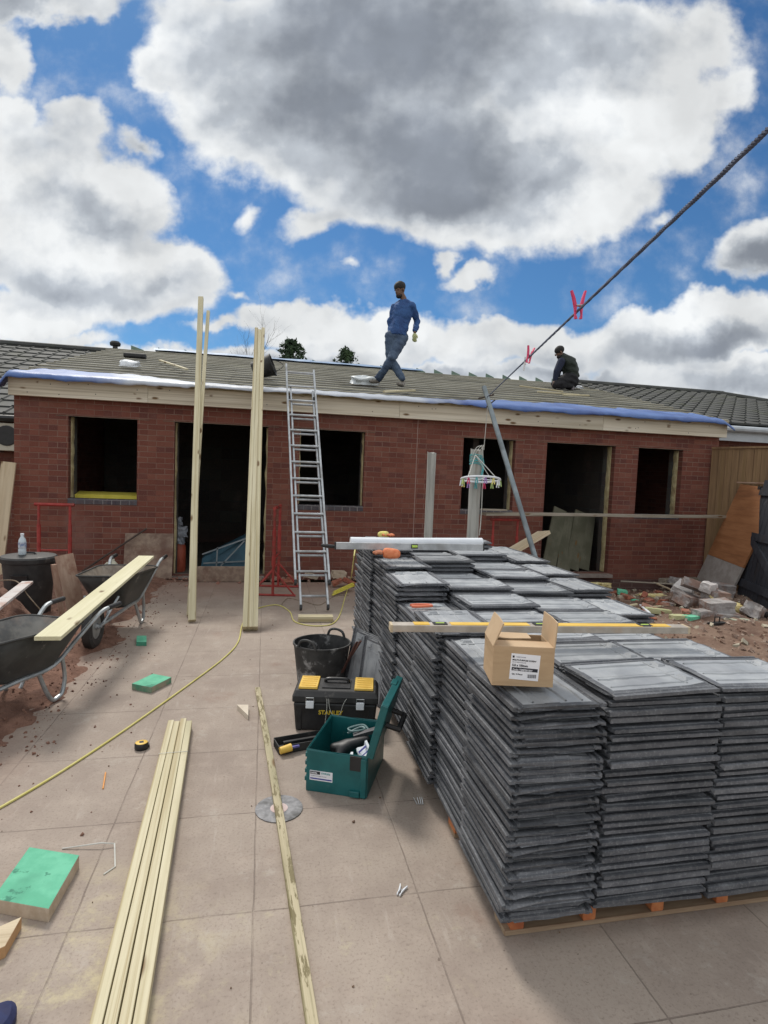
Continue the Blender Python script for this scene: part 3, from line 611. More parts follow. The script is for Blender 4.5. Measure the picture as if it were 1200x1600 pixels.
# ================================================================== roof tiles on pallets
TW, TL = .33, .42
def tile_mesh(seed):
    rnd = random.Random(seed); b = MB()
    # cross-section along the width: (x, bottom z, top z)
    pf = [(-.165, .000, .0155), (-.161, .000, .0175), (-.153, .000, .0175), (-.151, .000, .012), (-.139, .000, .012), (-.137, .000, .0185), (-.128, .000, .0185), (-.124, .0, .0155),
          (-.05, .0, .016), (-.046, .0, .018), (.004, .0, .018), (.008, .0, .016), (.118, .0, .0165), (.122, .003, .0165), (.136, .003, .0135), (.138, .003, .0175), (.148, .003, .0175), (.151, .003, .0145), (.165, .003, .0145)]
    ys = [-.21, -.205, -.19, -.12, -.04, .04, .12, .175, .185, .197, .203, .21]
    def prof(y, k):
        e = .006 if k in (7, 8, 9) else 0          # head rib
        dro = -.0015 if k in (0, 11) else 0
        return e, dro
    jit = [rnd.uniform(-.007, .003) for _ in pf]; jit2 = [rnd.uniform(-.003, .003) for _ in pf]
    top = []; bot = []
    for k, y in enumerate(ys):
        e, dro = prof(y, k); rt = []; rbm = []
        for i, (x, zb, zt) in enumerate(pf):
            jy = (jit[i] if k == 0 else jit[i]*.6 if k == 1 else 0) + (jit2[i] if k == 11 else 0)
            w_ = .0012*noise.noise(Vector((x*30, y*30, seed)))
            rt.append((x, y+jy, zt+e*(1 if -.118 < x < .13 else 0)+dro+w_)); rbm.append((x, y+jy*1.3, zb+w_+(.002 if k == 0 and rnd.random() < .4 else 0)))
        top.append(rt); bot.append(rbm)
    loops = [t+bb[::-1] for t, bb in zip(top, bot)]
    b.grid(loops, True, True)
    for nx_ in (-.075, .062):      # the hanging nibs
        b.grid([[(nx_-.030, .135, .012), (nx_+.030, .135, .012), (nx_+.030, .174, .012), (nx_-.030, .174, .012)], [(nx_-.016, .148, .028), (nx_+.016, .148, .028), (nx_+.022, .170, .027), (nx_-.022, .170, .027)]], True, True)
    for rx in (-.085, .03, .095):
        pts = [(rx+rnd.uniform(-.004, .004), -.18+.036*i, .0170+rnd.uniform(0, .002)) for i in range(10)]
        b.grid([[(p[0]-.006, p[1], p[2]-.004), (p[0], p[1], p[2]+.0025), (p[0]+.006, p[1], p[2]-.004)] for p in pts])
    b.tube([(-.11+.024*i, .125+rnd.uniform(-.003, .003), .0170) for i in range(10)], .0035, 5)
    bmesh.ops.recalc_face_normals(b.bm, faces=b.bm.faces)
    me = bpy.data.meshes.new('roof_tile'); 
    b.bm.normal_update()
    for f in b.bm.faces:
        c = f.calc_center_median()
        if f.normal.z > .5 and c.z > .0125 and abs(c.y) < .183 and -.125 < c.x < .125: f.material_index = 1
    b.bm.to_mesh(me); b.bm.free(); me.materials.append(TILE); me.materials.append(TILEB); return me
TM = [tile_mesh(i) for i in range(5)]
PITCHZ = .0298; Z0 = .105
piles = []
rr_ = random.Random(11)
def pile(x0, y0, portrait, top, name, full):
    n = max(3, int(round((top-Z0)/PITCHZ)))
    w_, d_ = (TW, TL) if portrait else (TL, TW)
    piles.append(dict(c=(x0+w_/2, y0+d_/2), n=n, por=portrait, name=name, full=full, top=Z0+n*PITCHZ))
LT = [.85, .835, .84, .80, .905, .935, .985, 1.01]
nm = ['front left pile under the cardboard box', 'second left pile, behind the cardboard box', 'third left pile, under the yellow level', 'left pile carrying the pliers', 'left pile just before the white roll', 'left pile holding the orange glove', 'left pile under the white roll', 'farthest left pile with the yellow glove']
for i, tz in enumerate(LT): pile(.80+(.012 if i % 2 else -.006), 1.66+i*.425, True, tz, nm[i], True)
tops2 = [.885, .86, .84, .83, .84, .87, .86, .93, .90, .97]
tops3 = [.87, .84, .80, .82, .83, .85, .88, .87, .95, .99]
tops4 = [None, None, None, .80, .85, .87, .90, .92]
FR = {0: 'front middle pile right of the cardboard box', 1: 'front right pile at the picture edge'}
rown = ['front', 'second', 'third', 'fourth', 'fifth', 'sixth', 'seventh', 'eighth', 'ninth', 'rear']
for j, (c0, tt) in enumerate(((1.14, tops2), (1.573, tops3), (2.0, tops4))):
    for i, tz in enumerate(tt):
        if tz is None: continue
        pile(c0+rr_.uniform(-.008, .008), 1.66+i*.345 if j < 2 else 3.02+(i-3)*.43, j == 2, tz, FR.get(j, '') if i == 0 else None, i == 0)
        piles[-1]['col'] = ('middle', 'right hand', 'outermost right')[j]; piles[-1]['row'] = rown[i]
restb = MB((1.6, 3.3, 0)); cnt = 0
def ordn(k): return ['topmost', 'second', 'third', 'fourth', 'fifth', 'sixth', 'seventh', 'eighth', 'ninth', 'tenth', 'eleventh', 'twelfth', 'thirteenth', 'fourteenth', 'fifteenth', 'sixteenth', 'seventeenth', 'eighteenth', 'nineteenth', 'twentieth', 'twenty-first', 'twenty-second', 'twenty-third', 'twenty-fourth', 'twenty-fifth', 'twenty-sixth', 'twenty-seventh', 'twenty-eighth', 'twenty-ninth', 'thirtieth', 'thirty-first'][k]
for p in piles:
    n = p['n']; lean = (rr_.uniform(-.012, .012), rr_.uniform(-.01, .01)); base = rr_.choice((0, 1))
    for k in range(n):
        fromtop = n-1-k
        own = p['full'] or fromtop < (1 if p['c'][1] < 4.2 else 1)
        f = k/n
        jx, jy = rr_.uniform(-.009, .009)+lean[0]*f, rr_.uniform(-.010, .010)+lean[1]*f
        flip = (k//2+base) % 2 if rr_.random() < .85 else rr_.choice((0, 1))
        z = Z0+k*PITCHZ
        rot = (0 if p['por'] else math.pi/2) + math.pi*flip + rr_.gauss(0, .012)
        if fromtop == 0: rot = (0 if p['por'] else -math.pi/2)+(math.pi if p['por'] and False else 0)+rr_.gauss(0, .02)
        if fromtop == 0 and p['name'] and 'front middle' in p['name']: rot += .05
        if own:
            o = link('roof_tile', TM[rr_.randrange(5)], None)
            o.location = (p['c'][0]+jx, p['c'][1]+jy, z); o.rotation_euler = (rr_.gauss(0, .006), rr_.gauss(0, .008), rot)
            if p['name']: lab = ('top' if fromtop == 0 else ordn(fromtop)+' from top')+' grey tile of the '+p['name']
            else: lab = 'top grey tile in the %s row of the %s column of piles' % (p['row'], p['col'])
            tag(o, lab, 'roof tile', 'grey interlocking roof tiles stacked on pallets'); cnt += 1
        else:
            w_, d_ = (TW, TL) if p['por'] else (TL, TW)
            restb.box((p['c'][0]+jx, p['c'][1]+jy, z+.0075), (w_-.004, d_-.004, .015), (0, 0, rr_.gauss(0, .012)))
            restb.box((p['c'][0]+jx, p['c'][1]+jy, z+.018), (w_*.9, d_*.8, .008), (0, 0, 0))
print('tiles', cnt)
tag(restb.build('stacked_roof_tiles', TILE), 'grey roof tiles packed inside the piles beneath the top ones', 'roof tiles', kind='stuff')
def pallet(cx, cy, w_, d_, lab):
    t = thing('pallet', lab, 'pallet', (cx, cy, 0), 0, 'wooden pallets under the roof tiles')
    x0, x1, y0, y1 = -w_/2, w_/2, -d_/2, d_/2
    for k in range(7):
        b = MB(); b.box((0, y0+.05+(d_-.1)*k/6, .094), (w_, .095, .018), ch=.003); b.build('top_board', PALLET, t)
    for k in range(3):
        b = MB(); b.box((x0+.05+(w_-.1)*k/2, 0, .0785), (.09, d_, .0125)); b.build('stringer_board', PALLET, t)
    for k in range(3):
        b = MB(); b.box((0, y0+.05+(d_-.1)*k/2, .010), (w_, .095, .018), ch=.003); b.build('base_board', PALLET, t)
        for q in range(5 if k == 0 else 3):
            b = MB(); nq = 4 if k == 0 else 2
            b.box((x0+.045+(w_-.09)*q/nq, y0+.048+(d_-.1)*k/2, .0455), (.05 if k == 0 else .09, .088, .052), ch=.004); b.build('block', BLOCKEND, t)
    return t
pallet(1.43, 2.31, 1.18, 1.17, 'pallet with orange blocks under the front tile piles')
pallet(1.64, 3.55, 1.52, 1.16, 'pallet under the middle tile piles')
pallet(1.64, 4.62, 1.52, .84, 'pallet under the farthest tile piles')
# ------------------------------------------------------------------ things lying on the tiles
def level_tool(name, lab, p0, p1, w_, h_, m, yellow, cat='spirit level'):
    p0, p1 = Vector(p0), Vector(p1); d = p1-p0; L = d.length; t = thing(name, lab, cat, (p0+p1)/2, math.atan2(d.y, d.x))
    b = MB()
    # I-shaped box beam
    b.box((0, 0, h_*.5), (L, w_, h_*.98), ch=.002); b.build('beam', m, t)
    if yellow:
        for a, c in ((-.5+.07, -.5+.12), (-.5+.19, -.05), (.03, .5-.16), (.5-.13, .5-.06)):
            b = MB(); b.box(((a+c)/2*L, 0, h_+.0005), ((c-a)*L, w_*.82, .003)); b.build('yellow_strip', YEL, t)
        for a in (-.5+.155, -.01, .5-.145):
            b = MB(); b.box((a*L, 0, h_+.001), (.060, w_*.62, .005)); v = b.build('vial_housing', BLK, t)
            b = MB(); b.tube([(a*L-.018, 0, h_+.001), (a*L+.018, 0, h_+.001)], .0055, 8); b.build('vial', mat('green_vial', [(.45, .62, .10), (.5, .68, .12)], .15, 5, bump=0), v)
    else:
        b = MB(); b.box((.02, -w_/2-.0005, h_*.55), (.05, .004, h_*.62)); v = b.build('vial_housing', BLK, t)
        b = MB(); b.tube([(-.0, -w_/2-.003, h_*.55), (.04, -w_/2-.003, h_*.55)], .0095, 8); b.build('vial', mat('green_vial', [(.45, .62, .10), (.5, .68, .12)], .15, 5, bump=0), v)
    for s_ in (-1, 1):
        b = MB(); b.box((s_*(L/2+.004), 0, h_*.5), (.010, w_*1.02, h_*1.02)); b.build('end_cap', BLK if not yellow else PALE, t)
    return t
level_tool('spirit_level', 'long silver and yellow spirit level laid across the tiles behind the cardboard box', G(612, 985, .905)+Vector((0, .0, 0)), G(1069, 988, .905), .055, .030, mat('dusty_silver', [(.42, .37, .31), (.52, .47, .41)], .5, 12, metal=.3, extra=dirty((.50, .38, .28), 8)), True)
rl = thing('membrane_roll', 'white rolled sheet lying across the far tile piles', 'roll', (1.1, 4.0, 1.02))
a_, b_ = Vector((.615, 4.08, 1.06)), Vector((1.63, 4.12, 1.065)); rl.location = (a_+b_)/2
b = MB((a_+b_)/2); pts = [a_, a_.lerp(b_, .3)+Vector((0, 0, -.004)), a_.lerp(b_, .6)+Vector((0, 0, -.002)), b_]; b.tube(pts, .034, 18); b.build('sheet', WHT, rl, smooth=True)
b = MB((a_+b_)/2); b.lathe([(.024, 0), (.024, .003), (.0, .003)], c=b_, n=14, M=Matrix.Rotation(R(90), 3, 'Y')); b.build('core_opening', mat('cardboard_core', [(.3, .28, .26), (.36, .34, .3)], .8, 9), rl)
level_tool('spirit_level', 'plain silver spirit level lying in front of the white roll with its green vial', (.50, 4.0, 1.015), (1.60, 4.02, 1.015), .024, .05, ALU, False)
hw = thing('hand_saw_handle', 'black handled tool end sticking out left of the silver level', 'tool', (.47, 4.02, 1.02))
b = MB((.47, 4.02, 1.02)); b.tube([(.50, 4.02, 1.03), (.44, 4.02, 1.035), (.40, 4.02, 1.04)], [.012, .015, .010], 8); b.build('grip', BLK, hw, smooth=True)
def glove(name, lab, loc, rz, mpalm, mfing, s=1.0, tilt=0):
    t = thing(name, lab, 'glove', loc, rz, None)
    def sub(nm_, chains, m):
        ob = skin(nm_, chains, m); ob.parent = t; return ob
    sub('palm', [[((-.10, 0, .012), .030), ((-.05, 0, .015), .040), ((0, 0, .017), .042), ((.03, 0, .016), .036)]], mpalm)
    for k, (dy, L, c) in enumerate(((-.035, .062, .5), (-.012, .075, .3), (.012, .07, .2), (.034, .055, .5))):
        sub('finger', [[((.025, dy*.9, .017), .012), ((.025+L*.5, dy*1.15, .024), .0115), ((.025+L, dy*1.35, .014-.004*c), .009)]], mfing)
    sub('thumb', [[((-.02, -.036, .017), .014), ((.0, -.062, .022), .0125), ((.03, -.078, .014), .010)]], mfing)
    return t
def skin(name, chains, m, sub=2, loc=None, parent=None, thin=None):
    """chains: lists of (point, radius or (rx, ry)); chains joined where points coincide"""
    V = []; E = []; Rr = []
    idx = {}
    for ch in chains:
        prev = None
        for p, r in ch:
            k = tuple(round(q, 4) for q in p)
            if k not in idx: idx[k] = len(V); V.append(p); Rr.append(r if isinstance(r, tuple) else (r, r))
            if prev is not None and prev != idx[k]: E.append((prev, idx[k]))
            prev = idx[k]
    me = bpy.data.meshes.new(name); me.from_pydata([tuple(v) for v in V], E, [])
    o = bpy.data.objects.new(name, me); COL.objects.link(o)
    s = o.modifiers.new('skin', 'SKIN'); s.use_smooth_shade = True; s.branch_smoothing = .3
    for i, r in enumerate(Rr): me.skin_vertices[0].data[i].radius = r; me.skin_vertices[0].data[i].use_root = (i == 0)
    if sub: q = o.modifiers.new('sub', 'SUBSURF'); q.levels = sub; q.render_levels = sub
    dg = bpy.context.evaluated_depsgraph_get(); m2 = bpy.data.meshes.new_from_object(o.evaluated_get(dg))
    bpy.data.objects.remove(o); m2.name = name; m2.materials.clear(); m2.materials.append(m); m2.shade_smooth()
    ob = bpy.data.objects.new(name, m2); COL.objects.link(ob)
    if parent: ob.parent = parent
    return ob
def top_at(x, y):
    for p in piles:
        w_, d_ = (TW, TL) if p['por'] else (TL, TW)
        if abs(x-p['c'][0]) <= w_/2+.008 and abs(y-p['c'][1]) <= d_/2+.008: return p['top']
    return .9
def on_pile(px, py, it=4):
    z = .95
    for _ in range(it): q = G(px, py, z); z = top_at(q.x, q.y)-.004
    return G(px, py, z)
q = on_pile(603, 838); glove('glove', 'yellow glove with orange rubber palm on the farthest tile pile', (q.x, q.y, q.z), R(-40), GLOVEY, ORG)
q = on_pile(604, 868); q.z = max(q.z, top_at(q.x, q.y)); glove('glove', 'dull orange glove lying just in front of the white roll', (q.x, q.y, q.z), R(165), ORG, mat('brown_orange', [(.40, .14, .08), (.5, .2, .1)], .8, 30))
q = on_pile(676, 950); pl = thing('pliers', 'orange handled pliers lying open jawed on a tile', 'pliers', tuple(q+Vector((0, 0, .004))), R(-2))
for s_ in (-1, 1):
    b = MB(); b.tube(spline([(-.13, s_*.016, .009), (-.09, s_*.024, .01), (-.04, s_*.017, .011), (.0, s_*.005, .011)], 4), [.008]*8+[.009]*4+[.007], 8); b.build('handle', mat('orange_handle', [(.62, .13, .06), (.7, .18, .09)], .5, 9), pl, smooth=True)
    b = MB(); b.tube([(-.02, -s_*.003, .011), (.015, -s_*.009, .011), (.04, -s_*.010, .011), (.062, -s_*.003, .010)], [.007, .010, .008, .004], 8); b.build('jaw', METAL, pl, smooth=True)
# ------------------------------------------------------------------ cardboard box
bz = .862
qa, qb = G(768, 1070, bz), G(864, 1081, bz)
bd = (qb-qa); bd.z = 0; ang = math.atan2(bd.y, bd.x)+R(12)
bx = thing('cardboard_box', 'open brown cardboard box with white printed label on the front tile pile', 'box', (0, 0, 0), ang)
BL_, BD_, BH_ = bd.length*1.03, .165, .132
ux = Vector((math.cos(ang), math.sin(ang), 0)); uy = Vector((-math.sin(ang), math.cos(ang), 0))
bx.location = Vector((qa.x, qa.y, bz))+ux*BL_/2+uy*BD_/2
th = .004
for nm_, c, s_ in (('front_panel', (0, -BD_/2, BH_/2), (BL_, th, BH_)), ('rear_panel', (0, BD_/2, BH_/2), (BL_, th, BH_)), ('side_panel', (-BL_/2+th/2, 0, BH_/2), (th, BD_-th, BH_)), ('side_panel', (BL_/2-th/2, 0, BH_/2), (th, BD_-th, BH_)), ('base_panel', (0, 0, th/2), (BL_-2*th, BD_-th, th))):
    b = MB(); b.box(c, s_); b.build(nm_, CARD, bx)
def flap(p0, p1, L, direction, nm_='flap'):
    p0, p1, dr = Vector(p0), Vector(p1), Vector(direction).normalized()*L
    n_ = (p1-p0).cross(dr).normalized()*th*.5
    a = [p0, p0.lerp(p1, .5), p1]; e = [p1+dr, p0.lerp(p1, .5)+dr*1.01+n_*1.5, p0+dr]
    b = MB(); b.grid([[v-n_ for v in a+e], [v+n_ for v in a+e]], True, True); b.build(nm_, CARDIN, bx)
hx, hy = BL_/2, BD_/2
flap((-hx, -hy, BH_), (-hx, hy, BH_), .092, (.30, -.28, 1)); flap((hx, -hy, BH_), (hx, hy, BH_), .092, (.02, -.12, 1))
flap((-hx+.002, -hy, BH_+.001), (hx-.003, -hy, BH_+.001), .066, (0, 1, .02)); flap((-hx+.004, hy, BH_+.004), (hx-.055, hy, BH_+.004), .066, (0, -1, .0))
lab = MB(); lx0, lx1, lz0, lz1 = -.044, .054, .022, .110
lab.box(((lx0+lx1)/2, -hy-th/2-.0006, (lz0+lz1)/2), (lx1-lx0, .0008, lz1-lz0), (0, R(3), 0)); lo = lab.build('label', PAPER, bx)
def text(name, s, size, m, parent, loc, rot, ext=.0004, align='LEFT', sx=1.0, bold=0.0):
    cu = bpy.data.curves.new(name, 'FONT'); cu.body = s; cu.size = size; cu.extrude = ext; cu.align_x = align; cu.offset = bold
    o = bpy.data.objects.new(name, cu); COL.objects.link(o)
    dg = bpy.context.evaluated_depsgraph_get(); me = bpy.data.meshes.new_from_object(o.evaluated_get(dg)); bpy.data.objects.remove(o)
    me.name = name; me.materials.clear(); me.materials.append(m)
    ob = link(name, me, None, parent, loc, rot); ob.scale = (sx, 1, 1); return ob
ty = -hy-th/2-.0014; tr = (R(90), R(3), 0)
def lp(x, z): return (lx0+x, ty, lz0+z)
text('lettering', 'MULTI-PURPOSE SCREW', .0074, INK, lo, lp(.006, .0665), tr, bold=.00015)
text('lettering', 'TIMBER FIXINGS', .0046, INKG, lo, lp(.018, .0775), tr)
text('lettering', 'Zinc & Yellow Passivated', .0046, INKG, lo, lp(.006, .0600), tr)
text('lettering', '5.0 x 100mm', .0100, INK, lo, lp(.006, .0475), tr, bold=.0003)
text('lettering', 'Qty: 10 Pieces', .0062, INK, lo, lp(.006, .0185), tr, bold=.0001)
b = MB(); b.box((lx0+.049, ty+.0003, lz0+.0355), (.088, .0006, .0115), (0, R(3), 0)); cb = b.build('code_bar', INK, lo)
text('lettering', 'Code: TSMP50100Y', .0082, PAPER, cb, (lx0+.008, ty-.0006, lz0+.0335), tr, bold=.00015)
b = MB()
for k in range(16): b.box((lx0+.060+k*.0019, ty+.0003, lz0+.0135), (.0006+.0007*(k*7 % 3)/2, .0005, .0125))
b.build('barcode', INK, lo)
b = MB(); b.box((lx0+.0095, ty+.0003, lz0+.0795), (.0065, .0005, .0072)); b.build('emblem', INK, lo)
b = MB()
for k in range(14):
    x_, y_ = random.uniform(-.05, .05), random.uniform(-.03, .05); a = random.uniform(0, 6)
    b.tube([(x_-.04*math.cos(a), y_-.02*math.sin(a), .1+random.uniform(-.02, .012)), (x_+.04*math.cos(a), y_+.02*math.sin(a), .1+random.uniform(-.02, .012))], .003, 6)
b.build('screws', mat('yellow_zinc', [(.35, .27, .10), (.45, .36, .16)], .35, 9, metal=.8), bx)
# ================================================================== timber
def timber(name, lab, cat, p0, p1, w_, t_, m, up=(0, 0, 1), group=None, ch=.002, bow=0.0, parent=None):
    p0, p1 = Vector(p0), Vector(p1); d = p1-p0; L = d.length; x = d.normalized(); y = Vector(up).cross(x).normalized(); z = x.cross(y)
    b = MB(); n = max(2, int(L/.25)) if bow else 1
    a, c = w_/2, t_/2; ch = min(ch, a*.4, c*.4)
    o8 = [(-a+ch, -c), (a-ch, -c), (a, -c+ch), (a, c-ch), (a-ch, c), (-a+ch, c), (-a, c-ch), (-a, -c+ch)]
    rows = []
    for i in range(n+1):
        f = i/n; dy, dz = bow*math.sin(math.pi*f), bow*.5*math.sin(2*math.pi*f)
        rows.append([(-L/2+L*f, q[0]+dy, q[1]+dz) for q in o8])
    b.grid(rows, True, True)
    o = b.build(name, m); o.matrix_world = Matrix.Translation((p0+p1)/2) @ Matrix((x, y, z)).transposed().to_4x4()
    if lab: tag(o, lab, cat, group)
    return o
# leaning on the eaves
def lean(name, lab, gx, gy, base, fpx, topy, w_, t_, dx=0, m=TREATED, group=None, bow=.006):
    f = W(fpx[0], fpx[1], 8.16)
    f = Vector((f.x+dx, 8.16-t_/2-.03, 2.74)); d = f-Vector(base); 
    # extend until the sight line of the photographed top
    best = min((abs((proj(Vector(base)+d*s_)[1])-topy), s_) for s_ in [1+i*.002 for i in range(500)])[1]
    return timber(name, lab, 'timber', base, Vector(base)+d*best, w_, t_, m, up=(0, -1, 0), bow=bow)
def proj(p):
    d = Vector(p)-CO; Z = d.dot(CF); return 600+FPX*d.dot(CR)/Z, 800-FPX*d.dot(CU)/Z
lean('timber', 'tall pale timber leaning on the eaves at the doorway, reaching highest', 0, 0, G(300, 970, .02), (311, 600), 465, .072, .047)
lean('timber', 'thin timber leaning directly behind the tallest one at the doorway', 0, 0, G(295.5, 962, .02), (317, 600), 487, .045, .045, dx=.02)
b0 = G(391, 983, .02)
for k in range(3):
    lean('timber', ('left', 'middle', 'right')[k]+' one of three pale boards leaning on the eaves beside the ladder', 0, 0, b0+Vector((-.048+.048*k, .0, 0)), (403, 620), 516+(3 if k == 1 else 0), .0465, .10, dx=-.048+.048*k, bow=.003)
# bundle on the paving
A0, A1 = Vector((-.455, 3.50, 0)), Vector((-.275, .10, 0)); dd = (A1-A0).normalized(); nn = Vector((dd.y, -dd.x, 0))*-1
grp = 'battens bundled on the paving'
posn = ['outer left', 'inner left', 'inner right', 'outer right']
for k in range(4):
    for l in range(2):
        off = nn*((k-1.5)*.0345+random.uniform(-.0015, .0015)); e0 = random.uniform(-.012, .03)
        timber('timber', '%s pale batten in the %s layer of the bundle on the paving' % (posn[k], ('bottom', 'top')[l]), 'timber', A0+off+dd*e0+Vector((0, 0, .014+.0265*l)), A1+off+dd*e0+Vector((0, 0, .014+.0265*l)), .0325, .0255, TREATED, bow=.003*(k-1.5), ch=.0015, group=None)
st = MB((A0.x, A0.y-.40, 0)); 
for dd_ in (.42,):
    c = A0+dd*dd_; q = [c+nn*a+Vector((0, 0, z)) for a, z in ((-.073, .001), (-.073, .057), (.073, .057), (.073, .001))]
    st.tube(q, .0014, 6)
tag(st.build('strapping', mat('white_strap', [(.6, .6, .56), (.66, .66, .62)], .5, 6)), 'white plastic strapping tied round the batten bundle', 'strap')
timber('timber', 'long knotty rough sawn batten lying alone on the paving over the saw blade', 'timber', G(402.5, 1076, .012), G(402.5, 1076, .012)+(G(482, 1600, .012)-G(402.5, 1076, .012))*1.5, .036, .022, TREATED2, bow=.012)
kn = MB((0, 0, 0)); kp = G(436, 1343, .026); kn.lathe([(.012, 0), (.009, .004), (.0, .001)], c=kp, n=10); 
# saw blade
sb_ = thing('saw_blade', 'round diamond cutting disc lying flat under the long batten', 'saw blade', tuple(G(436, 1264, 0))); b = MB(); prof_ = []
for k in range(144):
    a = k*2*math.pi/144; r_ = .108 if k % 9 else .1062; prof_.append((r_*math.cos(a), r_*math.sin(a)))
b.prism(prof_, .002, .0045); b.build('disc', mat('worn_steel_disc', [(.16, .16, .17), (.27, .27, .28), (.09, .09, .09)], .5, 30, metal=.4, bump=.05), sb_)
b = MB(); b.lathe([(.040, .0046), (.040, .0056), (.016, .0056), (.016, .0046)], n=24); b.build('label_ring', mat('pinkish_label', [(.55, .40, .38), (.62, .50, .48)], .6, 20), sb_)
b = MB(); b.lathe([(.013, .0058), (.013, .0064), (0, .0064)], n=16); b.build('arbor', mat('dark_red', [(.35, .06, .05), (.4, .08, .07)], .6, 9), sb_)
# plank across the barrows
timber('plank', 'clean pale plank laid from the front wheelbarrow across to the rear one', 'plank', (-1.215, 3.62, .522), (-1.13, 6.02, .640), .145, .024, mat('fresh_pale_plank', [(.60, .56, .36), (.68, .64, .45)], .7, 3, stretch=(.5, 5, 5), extra=grain((.50, .44, .24), .35)))
timber('plank', 'muddy white-topped plank resting on the soil heap at the left edge', 'plank', G(-40, 975, .5), G(43, 910, .5), .085, .022, mat('muddy_white', [(.50, .46, .44), (.62, .58, .56)], .7, 4, extra=dirty((.35, .16, .10), 5)))
# scaffold plank on trestles at the right
pa, pb = W(756, 803, 8.02), W(1128, 807, 7.98)
timber('plank', 'long brown scaffold plank spanning on trestles along the right part of the wall', 'plank', pa, pb, .20, .038, OLDW, bow=.01)
timber('plank', 'short pale board on top of the left end of the scaffold plank', 'plank', W(752, 797, 7.93)+Vector((0, 0, .01)), W(790, 799, 7.93)+Vector((0, 0, .02)), .12, .02, OLDW)
timber('beam', 'thick pale beam sloping down behind the tile piles under the scaffold plank', 'beam', W(850, 832, 7.45), W(690, 925, 6.9), .05, .25, PALE, up=(.3, 1, .1))
# boards around the yard
timber('board', 'tall pale board leaning against the wall at the far left edge', 'board', G(-8, 905, .0)+Vector((0, .0, 0)), W(14, 722, 8.33), .17, .03, PALE, up=(0, -1, 0))
timber('board', 'upright muddy board leaning on the black bin, the narrower left one', 'board', G(101, 988, 0), G(84, 882, .62)+Vector((0, 0, 0)), .10, .035, PINKW, up=(-.9, -.5, 0))
timber('board', 'upright muddy board leaning on the black bin, the wider right one', 'board', G(125, 975, 0), G(97, 868, .66)+Vector((0, .05, 0)), .16, .02, PINKW, up=(.5, -.85, 0))
ob_ = MB(); ob_.box((0, 0, 0), (.62, .018, .62), ch=.003); o = ob_.build('chipboard_sheet', OSB); o.location = (-1.52, 8.26, .31); o.rotation_euler = (R(-13), 0, R(2)); tag(o, 'muddy square chipboard sheet leaning on the brick pier left of the doorway', 'board')
o = timber('board', 'grey brown plywood offcut standing on edge in the doorway', 'board', (-.86, 8.03, .105), (-.22, 8.05, .105), .03, .21, OSB)
for k, (xa, xb, ln) in enumerate(((4.60, 4.98, 1.25), (4.86, 5.14, 1.15), (5.0, 5.34, 1.2), (5.18, 5.46, 1.12))):
    timber('board', ('leftmost', 'second', 'third', 'rightmost')[k]+' of the four grey green boards leaning inside the right hand doorway', 'board', (xa-.05+.03*k, 8.56+.03*k, .10), (xb-.06+.02*k, 8.95, .10+ln*.78), .25, .03, mat('dull_board', [(.10, .10, .065), (.16, .155, .11)], .85, 4, extra=grain((.10, .09, .06), .5)), up=(.1, -1, .3))
# foot block of the ladder
timber('timber_block', 'squared timber block lying at the foot of the ladder', 'block', G(466, 966, .03)+Vector((.0, 0, 0)), G(520, 966, .03), .11, .055, TREATED)
# ================================================================== ladder
def ladder():
    fY, tY = 6.28, 8.12; fz, tz = .055, 2.72
    dirv = Vector((0, tY-fY, tz-fz)).normalized(); nrm = Vector((0, -dirv.z, dirv.y))   # towards the viewer
    t = thing('ladder', 'two section aluminium extension ladder leaning on the eaves', 'ladder', (.56, fY, 0))
    def at(x, s_, off): return Vector((x, fY, fz))+dirv*s_+nrm*off
    def xoff(s_): return -.035*s_
    for (name, hw, s0, s1, off, x0) in (('base_section', .150, 0.0, 3.15, -.015, .575), ('fly_section', .190, .28, 3.50, .030, .565)):
        for q in (-1, 1):
            b = MB(t.location); p0, p1 = at(x0+q*hw+xoff(s0), s0, off), at(x0+q*hw+xoff(s1), s1+(.08 if q < 0 else 0), off)
            b.beam(p0, p1, .024, .058, up=nrm, ch=.003); st_ = b.build('stile', ALU, t)
            b = MB(t.location); b.beam(p0-dirv*.02, p0+dirv*.03, .028, .062, up=nrm, ch=.004); b.build('foot', BLK, st_)
        k = s0+.14
        while k < s1-.05:
            b = MB(t.location); b.tube([at(x0-hw+xoff(k), k, off), at(x0+hw+xoff(k), k, off)], .0145, 8); b.build('rung', ALU, t, smooth=True); k += .252
    b = MB(t.location)
    for q in (-1, 1): b.box(at(.565+q*.17+xoff(3), 3.0, .01), (.03, .07, .05))
    b.build('bracket', BLK, t)
ladder()
# ================================================================== trestles
def trestle(name, lab, c, rz, wd, h, fold=False):
    t = thing(name, lab, 'trestle', c, rz, 'red builders trestles')
    hw = wd/2
    def tb(nm_, pts, r=.017):
        b = MB(); b.tube(pts, r, 8); b.build(nm_, REDP, t, smooth=True)
    for q in (-1, 1):
        tb('upright', [(q*hw, 0, 0), (q*hw, 0, h*.99)]); tb('sleeve', [(q*hw, 0, h*.35), (q*hw, 0, h*.75)], .024)
        tb('foot_bar', [(q*hw, -.28, .012), (q*hw, .28, .012)], .014)
        tb('brace', [(q*hw, -.26, .02), (q*hw, 0, h*.30)], .011); tb('brace', [(q*hw, .26, .02), (q*hw, 0, h*.30)], .011)
    tb('top_bar', [(-hw-.05, 0, h), (hw+.05, 0, h)], .021); tb('cross_bar', [(-hw, 0, h*.42), (hw, 0, h*.42)], .012)
    return t
trestle('trestle', 'red steel trestle standing against the wall behind the black bin', (-2.59, 7.95, 0), 0, .36, 1.0)
trestle('trestle', 'red steel trestle seen end on between the pale boards and the ladder', (.17, 7.40, 0), R(82), .55, 1.08)
